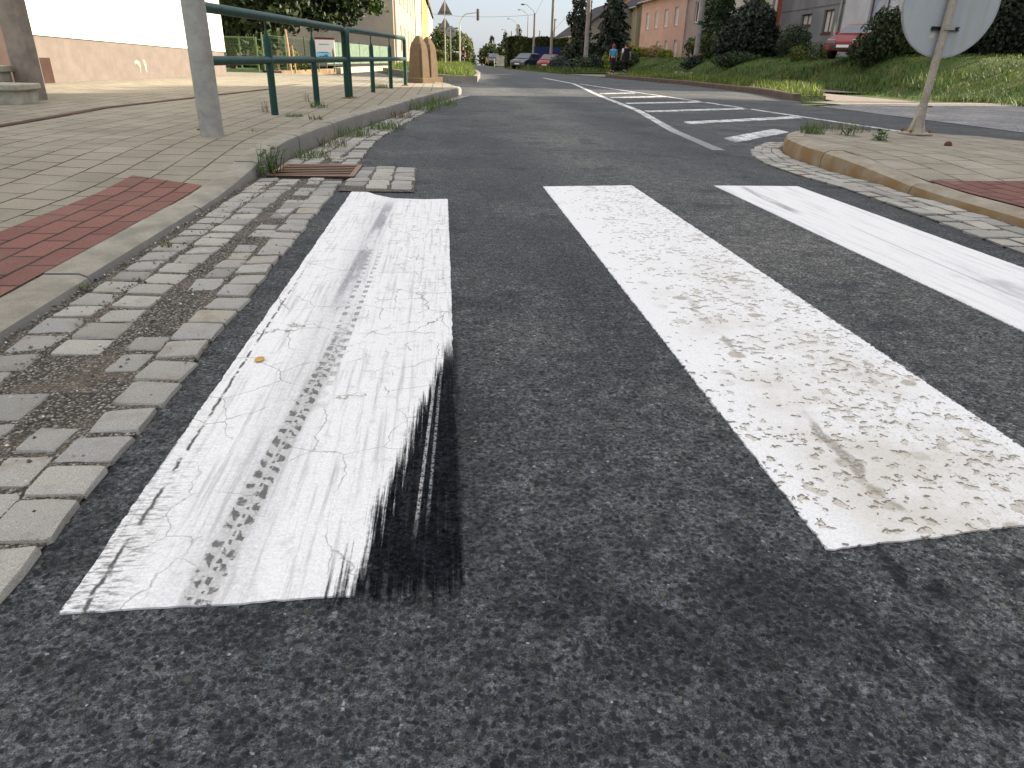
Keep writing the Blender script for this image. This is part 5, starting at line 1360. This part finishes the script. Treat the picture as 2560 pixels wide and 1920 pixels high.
# trimmed hedge behind the cars
def hedge_pts(L, dpt, h):
    def f(n, rng):
        face = rng.random(n); x = rng.uniform(-L / 2, L / 2, n); y = rng.uniform(-dpt / 2, dpt / 2, n); z = rng.uniform(0, h, n); D = np.zeros((n, 3))
        top = face < .25; fr = (face >= .25) & (face < .72); ls = face >= .72
        z[top] = h - rng.random(top.sum()) * .12; D[top] = (0, 0, 1); y[fr] = -dpt / 2 + rng.random(fr.sum()) * .12; D[fr] = (0, -1, .2)
        x[ls] = -L / 2 + rng.random(ls.sum()) * .12; D[ls] = (-1, 0, .2)
        z += .05 * np.sin(x * 3.1) * (z > h * .8); return np.stack([x, y, z], 1), D
    return f
at('trimmed_hedge', 'tall trimmed dark hedge behind the parked cars', 'hedge', 7.5, 62.0, hedge_pts(4.6, 3.0, 2.28), M['leaf_hedge'], size=.17, n=13000, seed=70, trunk=tr(1, .06), crown_name='foliage')
at('dark_hedge', 'lower dark hedge behind the blue board fence', 'hedge', 10.6, 62.5, hedge_pts(3.6, 2.5, 2.0), M['leaf_spruce'], size=.17, n=9000, seed=71, trunk=tr(1, .06), crown_name='foliage')
# left far trees
for i, (x, y, h, w_, mt, label) in enumerate([(-.15, 78, 3.5, 1.0, 'leaf_mid', 'rounded green tree beside the far white house'), (.55, 84, 4.0, 1.1, 'leaf_dark', 'dark tree behind the warning sign pole'), (1.55, 88, 3.7, 1.1, 'leaf_mid', 'mid green tree behind the round sign'), (2.7, 92, 3.4, .95, 'leaf_olive', 'olive green tree right of the traffic light pole'), (-.2, 73, 1.2, .8, 'leaf_olive', 'low green bush under the warning signs'), (1.0, 74, 1.1, .8, 'leaf_dark', 'low dark bush left of the white van')]):
    plant('roadside_tree' if h > 2 else 'roadside_bush', label, 'tree' if h > 2 else 'bush', (x, y, far_drop(y)), blobs([(0, 0, h * .45, w_, w_, h * .45), (w_ * .4, 0, h * .65, w_ * .7, w_, h * .3), (-w_ * .4, 0, h * .6, w_ * .7, w_, h * .3), (0, 0, h * .85, w_ * .5, w_, h * .2)]), M[mt], limbs(h * .7, .1, w_ * .7, 5, i, .3) if h > 2 else tr(h * .4, .05), .2, 1500, 'trees on the far left verge', seed=80 + i)
for i, (x, y, h, w_, kind, label) in enumerate([(11.6, 118, 5.6, 1.4, 's', 'dark conifer left of the trimmed hedge'), (9.9, 122, 5.0, 1.4, 's', 'ragged conifer second from the trimmed hedge'), (8.2, 128, 4.6, 1.5, 's', 'shorter conifer nearest the road end'), (6.9, 112, 3.3, 1.5, 'b', 'round bushy tree at the end of the road'), (8.1, 100, 2.9, 1.3, 'b', 'dark bushy tree behind the oncoming dark car'), (5.2, 150, 4.0, 1.3, 'b', 'distant small tree beyond the crest of the road')]):
    plant('distant_conifer' if kind == 's' else 'distant_tree', label, 'tree', (x, y, far_drop(y)), cone(h + .6, w_, power=.7, layers=6, wob=.3) if kind == 's' else blobs([(0, 0, h * .55, w_, w_, h * .5), (w_ * .5, 0, h * .4, w_ * .7, w_, h * .4), (-w_ * .5, 0, h * .45, w_ * .7, w_, h * .4)]), M['leaf_spruce' if kind == 's' else 'leaf_dark'], tr(h * .7, .12), .3, 1100, 'trees at the end of the road', seed=90 + i)

# ================================================================== SIGNS, POLES, LAMPS
M['pole_light'] = plain('pale_pole', (.5, .48, .42), .5, .4, .2)
M['concrete_pole'] = plain('concrete_pole', (.24, .22, .2), .9, .2, .3, 3)
M['back_grey'] = plain('sign_back_grey', (.16, .165, .17), .5, .4, .15)
def tri_back(mb, c, s_, t=.012):
    h = s_ * .866
    mb.add([Vector(c) + Vector(q) for q in [(-s_ / 2, 0, 0), (s_ / 2, 0, 0), (0, 0, h), (-s_ / 2, t, 0), (s_ / 2, t, 0), (0, t, h)]], [(0, 1, 2), (3, 5, 4), (0, 3, 4, 1), (1, 4, 5, 2), (2, 5, 3, 0)])
o = empty('warning_sign', 'two triangular warning signs seen from behind on one tall pole', 'road sign', (.2, 46, .15))
MB().cyl((0, 0, 0), (0, 0, 3.4), .032, None, 10).build('pole', M['pole_light'], o, smooth=True)
for z in (2.72, 1.86):
    mb = MB(); tri_back(mb, (0, .05, z), .88); mb.build('sign_plate', M['back_grey'], o)
    MB().box((0, .035, z + .14), (.5, .02, .025)).build('bracket', M['dark_metal'], o)
o = empty('round_sign', 'small round sign seen from behind beside the double warning sign', 'road sign', (.53, 45.6, .12))
MB().cyl((0, 0, 0), (0, 0, 1.98), .034, None, 10).build('pole', M['pole_light'], o, smooth=True)
MB().cyl((0, .05, 1.86), (0, .062, 1.86), .29, None, 28).build('sign_plate', plain('sign_back_pale', (.25, .29, .29), .5, .4, .15), o)
MB().box((0, .035, 1.9), (.36, .02, .025)).build('bracket', M['dark_metal'], o)
o = empty('traffic_light', 'traffic light hanging from a curved mast over the road', 'traffic light', (1.5, 65, .1))
mast = [(0, 0, 0), (0, 0, 2.9)] + [(.75 * (1 - math.cos(t)), 0, 2.9 + .95 * math.sin(t)) for t in np.linspace(.15, math.pi / 2, 8)] + [(1.38, 0, 3.93)]
MB().tube(mast, [.06] * 2 + [.042] * 8 + [.035], 10).build('mast', M['pole_light'], o, smooth=True)
hd = MB().box((1.47, 0, 3.78), (.17, .22, .86)).build('signal_head', plain('olive_housing', (.1, .1, .055), .5, .3), o, bevel=.03)
MB().box((1.585, -.02, 3.78), (.06, .12, .8)).build('backing_board', plain('board_white', (.7, .66, .6), .6, .3), o)
for k, z in enumerate((4.05, 3.78, 3.51)):
    MB().tube([(1.47, .12, z), (1.47, .26, z)], [.085, .095], 12, False).build('visor', M['dark_metal'], hd)
    MB().cyl((1.47, .112, z), (1.47, .125, z), .08, None, 12).build('lens', plain(['lens_red', 'lens_amber', 'lens_green'][k], [(.2, .01, .01), (.2, .1, .01), (.01, .12, .06)][k], .3, .5), hd)

def lamp(label, x, y, z, hgt, arm, dark):
    o = empty('street_lamp', label, 'street lamp', (x, y, z), 0, 'street lamps along the right side')
    MB().tube([(0, 0, -.1), (0, 0, hgt * .45), (0, 0, hgt)], [.11, .09, .065] if dark else [.075, .06, .045], 10).build('pole', M['concrete_pole'] if dark else M['gutter'], o, smooth=True)
    MB().tube([(0, 0, hgt - .05), (-.1, 0, hgt + .15), (-arm + .15, 0, hgt + .55), (-arm, 0, hgt + .56)], .022, 8).build('arm', M['galv'], o, smooth=True)
    h_ = MB().ball((-arm - .1, 0, hgt + .54), (.17, .09, .055), 10, 6).build('lamp_head', plain('lamp_grey', (.2, .21, .22), .4, .5), o, smooth=True)
    MB().ball((-arm - .1, 0, hgt + .5), (.12, .07, .035), 10, 6).build('lamp_glass', plain('lamp_glass', (.4, .42, .42), .2, .5), h_, smooth=True)
lamp('nearest street lamp on a dark wooden pole above the trimmed hedge', 6.75, 57, 0, 3.7, .78, True)
lamp('second street lamp sticking out over the trimmed hedge', 9.35, 85, far_drop(85), 5.1, .9, False)
lamp('third street lamp farther along the road', 9.55, 100, far_drop(100), 5.2, .95, False)
lamp('farthest and smallest street lamp near the conifers', 11.0, 128, far_drop(128), 5.5, 1.0, False)
def upole(name, label, x, y, z, h, r, cross=True, mat='concrete_pole', group='utility poles behind the hedge'):
    o = empty(name, label, 'pole', (x, y, z), 0, group)
    MB().tube([(0, 0, -.1), (0, 0, h)], [r, r * .7], 10).build('shaft', M[mat], o, smooth=True)
    if cross:
        MB().box((0, 0, h - .12), (.5, .06, .06)).build('crossarm', M['dark_metal'], o)
        for sx_ in (-.2, 0, .2): MB().tube([(sx_, 0, h - .1), (sx_, 0, h + .05)], [.03, .04], 8).build('insulator', M['frame_w'], o)
    return o
upole('utility_pole', 'tall dark utility pole rising above the blue board fence', 7.5, 53, 0, 6.2, .11, True)
upole('utility_pole', 'tall concrete pole against the ragged thuja', 9.0, 48, gz(9, 48), 6.0, .15, False)
o = upole('utility_pole', 'concrete pole with a green collar standing in weeds on the bank', 13.5, 40.2, gz(13.5, 40.2), 5.6, .15, False)
MB().cyl((0, 0, 1.9), (0, 0, 2.1), .143, None, 12).build('collar', M['green'], o, smooth=True)
upole('utility_pole', 'short utility pole behind the left part of the hedge', 10.9, 112, far_drop(112), 5.9, .13)
upole('utility_pole', 'smallest utility pole left of the hedge', 10.9, 122, far_drop(122), 5.5, .13, False)
upole('utility_pole', 'thin utility pole behind the right part of the hedge', 15.1, 120, far_drop(120), 5.6, .12, False)
upole('utility_pole', 'utility pole right next to the tall dark one', 13.6, 94, far_drop(94), 5.5, .13)
plant('pole_weeds', 'dark tangled weeds around the foot of the bank pole', 'weed', (13.35, 39.7, gz(13.35, 39.7) - .05), blobs([(0, 0, .2, .55, .4, .36), (-.3, 0, .12, .5, .3, .28)]), M['leaf_spruce'], None, .08, 700, seed=99, crown_name='foliage')
def wire(label, a, b, sag):
    a, b = Vector(a), Vector(b)
    o = MB().tube([a.lerp(b, t) - Vector((0, 0, sag * 4 * t * (1 - t))) for t in np.linspace(0, 1, 17)], .009, 4, False).build('overhead_cable', M['dark_metal'])
    tag(o, label, 'cable', 'overhead cables')
wire('thin cable crossing from the left houses to the nearest street lamp', (-2.2, 66, 4.0), (6.75, 57, 3.6), .25)
wire('thin cable from the nearest street lamp to the tall dark pole', (6.75, 57, 3.55), (7.5, 53, 5.9), .1)
wire('thin cable from the tall dark pole towards the orange house', (7.5, 53, 5.95), (17.3, 85, 5.2), .8)
wire('lower cable between the tall dark pole and the thuja pole', (7.5, 53, 2.4), (9.0, 48, 5.2), .3)

# ================================================================== VEHICLES
def car(label, loc, rz, paint, L=3.9, W=1.62, H=1.42, van=False, scale=1.0, category='car', name='parked_car'):
    """front faces local -Y"""
    o = empty(name, label, category, loc, rz)
    o.scale = (scale,) * 3
    fb = -L / 2
    if van: side = [(fb, .3), (fb + .03, .75), (fb + .5, .98), (L / 2, 1.0), (L / 2, .3)]; cab = [(fb + .42, .98), (fb + 1.15, H), (L / 2 - .02, H), (L / 2 - .01, 1.0)]
    else: side = [(fb, .28), (fb + .02, .62), (fb + .25, .78), (fb + 1.0, .93), (L / 2 - .1, .95), (L / 2, .72), (L / 2, .28)]; cab = [(fb + .92, .92), (fb + 1.62, H - .03), (fb + 2.1, H), (L / 2 - .75, H - .03), (L / 2 - .08, .94)]
    mb = MB(); T = Matrix(((0, 0, 1, 0), (1, 0, 0, 0), (0, 1, 0, 0), (0, 0, 0, 1)))
    n = len(side); V = []; 
    for sx_, k in ((-1, 1), (1, 1)):
        V += [(sx_ * W / 2 * (1 if .4 < z < .9 else .95), y, z) for y, z in side]
    mb.add(V, [tuple(range(n)), tuple(range(n, 2 * n))[::-1]] + [(i, n + i, n + (i + 1) % n, (i + 1) % n) for i in range(n)])
    n = len(cab); tum = lambda z: W / 2 * (.97 - .2 * (z - .92) / (H - .92))
    V = []
    for sx_ in (-1, 1): V += [(sx_ * tum(z), y, z) for y, z in cab]
    mb.add(V, [tuple(range(n)), tuple(range(n, 2 * n))[::-1]] + [(i, n + i, n + (i + 1) % n, (i + 1) % n) for i in range(n)])
    mb.build('body', paint, o, smooth=False, bevel=.05, seg=3)
    (y0, z0), (y1, z1) = cab[0], cab[1]
    def ins(a, b, t): return a + (b - a) * t
    dv = Vector((0, -(z1 - z0), (y1 - y0))).normalized() * .012
    dv = Vector((0, -abs(dv.y), abs(dv.z)))
    q = [Vector((s_ * tum(ins(z0, z1, t)) * .88, ins(y0, y1, t), ins(z0, z1, t))) + dv for s_, t in ((-1, .1), (1, .1), (1, .9), (-1, .9))]
    link('windscreen', q, [(0, 1, 2, 3)], M['glass_sky'], o)
    zt = H - .1; zb_ = 1.0
    for s_ in (-1, 1):
        yr = cab[-1][0] - .2; yt = cab[-2][0] - .02
        mid = (y1 + yt) / 2
        for (ya, yb, yc, yd) in ((y0 + .28, mid - .04, mid - .04, y1 + .1), (mid + .04, yr - .1, yt - .05, mid + .04)):
            q = [Vector((s_ * (tum(z) + .012), y, z)) for y, z in ((ya, zb_), (yb, zb_), (yc, zt), (yd, zt))]
            link('side_window', q, [(0, 1, 2, 3)], M['glass'], o)
    for sx_ in (-1, 1):
        for yy in (fb + .72, L / 2 - .72):
            wl = MB().cyl((sx_ * (W / 2 - .17), yy, .3), (sx_ * (W / 2 + .012), yy, .3), .3, None, 20).build('wheel', plain('tyre', (.012, .012, .012), .9, .2), o, smooth=True)
            MB().cyl((sx_ * (W / 2 + .013), yy, .3), (sx_ * (W / 2 + .022), yy, .3), .19, None, 14).build('rim', plain('rim_silver', (.4, .4, .41), .35, .5, .1, metal=.6), wl, smooth=True)
        MB().box((sx_ * (W / 2 - .24), fb + .03, .64), (.34, .09, .15), rx=.2).build('headlight', plain('headlight', (.28, .29, .3), .2, .5), o, bevel=.03)
        MB().box((sx_ * (W / 2 + .07), y0 + .35, 1.0), (.15, .09, .12)).build('wing_mirror', paint, o, bevel=.03)
        MB().box((sx_ * (W / 2 - .15), L / 2 - .0, .75), (.18, .05, .25)).build('tail_light', plain('tail_red', (.3, .01, .01), .3, .5), o, bevel=.02)
    MB().box((0, fb - .005, .42), (W * .72, .05, .16)).build('grille', M['dark_metal'], o, bevel=.02)
    MB().box((0, fb - .034, .46), (.5, .012, .1)).build('number_plate', M['frame_w'], o)
    return o
M['glass_sky'] = plain('windscreen_glass', (.05, .07, .09), .08, .6, .2, 1)
red = plain('red_paint', (.2, .008, .011), .35, .4, .08); navy = plain('navy_paint', (.012, .02, .05), .25, .6, .08); white = plain('white_paint', (.7, .7, .7), .3, .5, .05)
car('red car parked in front of the off white house on top of the bank', (14.35, 25.6, gz(14.35, 25.6)), rad(-50), red, L=3.6, W=1.5, H=1.36, scale=.82)
car('small red car parked among the shrubs near the far hedge', (7.3, 52.2, .02), rad(-24), red, L=3.6, scale=.68)
car('dark blue car parked in front of the trimmed hedge', (5.95, 54, .02), rad(-35), navy, L=3.9, scale=.72)
car('dark car with a bright windscreen coming over the crest of the road', (5.25, 79, far_drop(79)), rad(4), plain('black_paint', (.015, .016, .018), .25, .6, .08), scale=.8)
car('white van parked at the far left kerb beside the dark pedestrian', (1.55, 76, 0), rad(0), white, L=4.2, W=1.6, H=1.5, van=True, scale=.78, category='van', name='parked_van')
o = empty('board_fence', 'dark blue board fence behind the small red car', 'fence', (7.65, 56, 0))
MB().box((0, 0, .95), (1.95, .04, 1.1)).build('panel', plain('navy_board', (.01, .022, .09), .6, .3, .2, 2), o)
for x in (-.9, 0, .9): MB().box((x, .05, .72), (.07, .06, 1.6)).build('post', M['dark_metal'], o)
o = empty('marker_post', 'white roadside marker post with a small round top', 'post', (4.75, 70, 0))
MB().cyl((0, 0, 0), (0, 0, .62), .03, None, 8).build('shaft', M['frame_w'], o)
MB().ball((0, 0, .5), (.07, .03, .09), 10, 6).build('reflector', M['frame_w'], o)
o = MB().box((0, 0, .45), (.75, .4, .9)).box((0, 0, .92), (.82, .46, .06)).build('utility_cabinet', plain('cabinet_grey', (.42, .41, .37), .8, .2), bevel=.015)
o.location = (5.75, 76, -.02); tag(o, 'pale grey utility cabinet at the left end of the trimmed hedge', 'cabinet')

# ================================================================== PEOPLE
def skin_mesh(name, verts, edges, radii, mat, parent, root=0, sub=1):
    me = bpy.data.meshes.new(name); me.from_pydata([Vector(v) for v in verts], edges, []); me.update()
    o = bpy.data.objects.new(name, me); COL.objects.link(o)
    sk = o.modifiers.new('skin', 'SKIN'); sk.use_smooth_shade = True
    if not me.skin_vertices: 
        with bpy.context.temp_override(object=o, active_object=o): pass
    for i, v in enumerate(me.skin_vertices[0].data):
        r = radii[i]; v.radius = r if hasattr(r, '__len__') else (r, r); v.use_root = (i == root)
    sb = o.modifiers.new('sub', 'SUBSURF'); sb.levels = sub; sb.render_levels = sub
    bpy.context.view_layer.update()
    dg = bpy.context.evaluated_depsgraph_get()
    nm = bpy.data.meshes.new_from_object(o.evaluated_get(dg))
    o.modifiers.clear(); o.data = nm
    nm.materials.clear(); nm.materials.append(mat); o.parent = parent
    return o
def person(label, loc, rz, hgt, top, bottom, hair, sleeve, pose, dress=False):
    """facing local +Y (away from the camera); hgt in metres"""
    o = empty('person', label, 'person', loc, rz)
    k = hgt / 1.75; o.scale = (k, k, k)
    s = pose
    skin_m = plain('skin', (.45, .27, .19), .6, .3, .08)
    hip = .92; sh = 1.43
    # joints: pelvis, belly, chest, neck, head base, head top
    V = [(0, 0, .95), (0, 0, 1.12), (0, .01, 1.33), (0, 0, 1.47), (0, .015, 1.56), (0, .03, 1.70)]; R = [.125, .115, .125, .055, .075, .085]
    E = [(0, 1), (1, 2), (2, 3), (3, 4), (4, 5)]
    L = {}
    for sd_, nm in ((-1, 'l'), (1, 'r')):
        st = s['step'] * sd_
        kn = (sd_ * .1, st * .5 + .03, .5); an = (sd_ * .1, st, .09 + (.05 if st < 0 else 0)); toe = (sd_ * .12, st + .15, .03 + (.0 if st >= 0 else .01))
        i = len(V); V += [(sd_ * .1, 0, .88), kn, an, toe]; R += [.095, .062, .042, .036]; E += [(0, i), (i, i + 1), (i + 1, i + 2), (i + 2, i + 3)]
        el = (sd_ * (.235 + s['arm']), -.03, 1.13); wr = (sd_ * (.25 + s['arm'] * 1.2), .06 + .06 * sd_ * s['swing'], .88); pm = (wr[0], wr[1] + .02, wr[2] - .08)
        j = len(V); V += [(sd_ * .185, 0, 1.41), el, wr, pm]; R += [.058, .043, .028, (.03, .018)]; E += [(2, j), (j, j + 1), (j + 1, j + 2), (j + 2, j + 3)]
        for f in range(4):
            q = len(V); fl = (.075, .085, .08, .062)[f]; y0 = (f - 1.5) * .019
            V += [(pm[0], pm[1] + y0, pm[2] - .02), (pm[0] - sd_ * .008, pm[1] + y0 * 1.1 + .01, pm[2] - .02 - fl * .55), (pm[0] - sd_ * .025, pm[1] + y0 * 1.1 + .012, pm[2] - .02 - fl)]; R += [.009, .0085, .007]
            E += [(j + 3, q), (q, q + 1), (q + 1, q + 2)]
        q = len(V); V += [(wr[0] - sd_ * .012, wr[1] + .045, wr[2] - .05), (wr[0] - sd_ * .02, wr[1] + .06, wr[2] - .09)]; R += [.01, .008]; E += [(j + 2, q), (q, q + 1)]
        L[nm] = (kn, an, toe, el, wr)
    body = skin_mesh('body', V, E, R, skin_m, o)
    hd = MB().ball((0, .03, 1.645), (.078, .098, .118), 16, 12)
    face = hd
    face.ball((0, .125, 1.63), (.014, .022, .022), 8, 6)
    for sd_ in (-1, 1): face.ball((sd_ * .08, .02, 1.63), (.012, .025, .035), 8, 6)
    face.build('head', skin_m, o, smooth=True)
    eb = MB()
    for sd_ in (-1, 1): eb.ball((sd_ * .032, .115, 1.65), (.014, .012, .009), 8, 6)
    eb.build('eyes', M['frame_w'], o); MB().ball((0, .122, 1.575), (.025, .008, .008), 8, 6).build('mouth', plain('lips', (.4, .12, .1), .6, .2), o)
    hb_ = MB().ball((0, .012, 1.675), (.092, .108, .108), 16, 10).ball((0, -.075, 1.6), (.06, .045, .12), 10, 8); hb_.build('hair', hair, o, smooth=True)
    t = 1.13
    skin_mesh('shirt', [(0, 0, .84), (0, 0, 1.1), (0, .01, 1.32), (0, 0, 1.42), (-.185, 0, 1.405), (-.225, -.02, 1.24), (.185, 0, 1.405), (.225, -.02, 1.24)], [(0, 1), (1, 2), (2, 3), (2, 4), (4, 5), (2, 6), (6, 7)], [(.165, .13), (.15, .125), (.165, .135), (.09, .08), .075, .07, .075, .07], top, o)
    for sd_, nm, mt in ((-1, 'l', sleeve),):
        if mt: skin_mesh('sleeve', [(sd_ * .2, 0, 1.42), (sd_ * .23, -.02, 1.25), L[nm][3]], [(0, 1), (1, 2)], [.084, .078, .06], mt, o)
    Vt = [(0, 0, 1.04), (0, 0, .9)]; Rt = [(.15, .12), (.15, .12)]; Et = [(0, 1)]
    for sd_, nm in ((-1, 'l'), (1, 'r')):
        i = len(Vt); kn, an = L[nm][:2]; Vt += [(sd_ * .095, 0, .85), kn, (an[0], an[1], an[2] + (.06))]; Rt += [.108, .078, .06]; Et += [(1, i), (i, i + 1), (i + 1, i + 2)]
    skin_mesh('trousers', Vt, Et, Rt, bottom, o)
    if dress: MB().tube([(0, 0, .62), (0, 0, .8), (0, 0, .98), (0, .01, 1.2)], [.215, .205, .18, .15], 20).build('tunic', top, o, smooth=True)
    for nm in 'lr':
        a = L[nm][1]; MB().ball((a[0] * 1.08, a[1] + .06, a[2] - .045), (.05, .135, .045), 12, 8).build('shoe', plain('black_shoe', (.015, .015, .017), .6, .3), o, smooth=True)
    return o
blue = plain('blue_shirt', (.03, .26, .5), .8, .2, .15); black = plain('black_cloth', (.012, .012, .015), .85, .2, .15)
person('person in a bright blue shirt and dark leggings walking away on the footpath', (9.95, 44.4, .02), rad(-4), 1.53, blue, plain('dark_leggings', (.03, .022, .024), .8, .2), plain('purple_red_hair', (.16, .015, .05), .6, .3), None, dict(step=.12, arm=.0, swing=1))
person('person in a long black outfit with one pale sleeve walking away on the footpath', (11.1, 46, .02), rad(3), 1.68, black, black, plain('dark_hair', (.025, .012, .009), .6, .3), plain('pale_sleeve', (.7, .66, .62), .8, .2), dict(step=.16, arm=.02, swing=-1), dress=True)
person('person in dark clothes standing at the far left kerb by the white van', (1.95, 72, .14), rad(190), 1.42, plain('maroon_top', (.05, .02, .022), .8, .2), black, plain('brown_hair', (.12, .06, .03), .6, .3), None, dict(step=.05, arm=.03, swing=0))
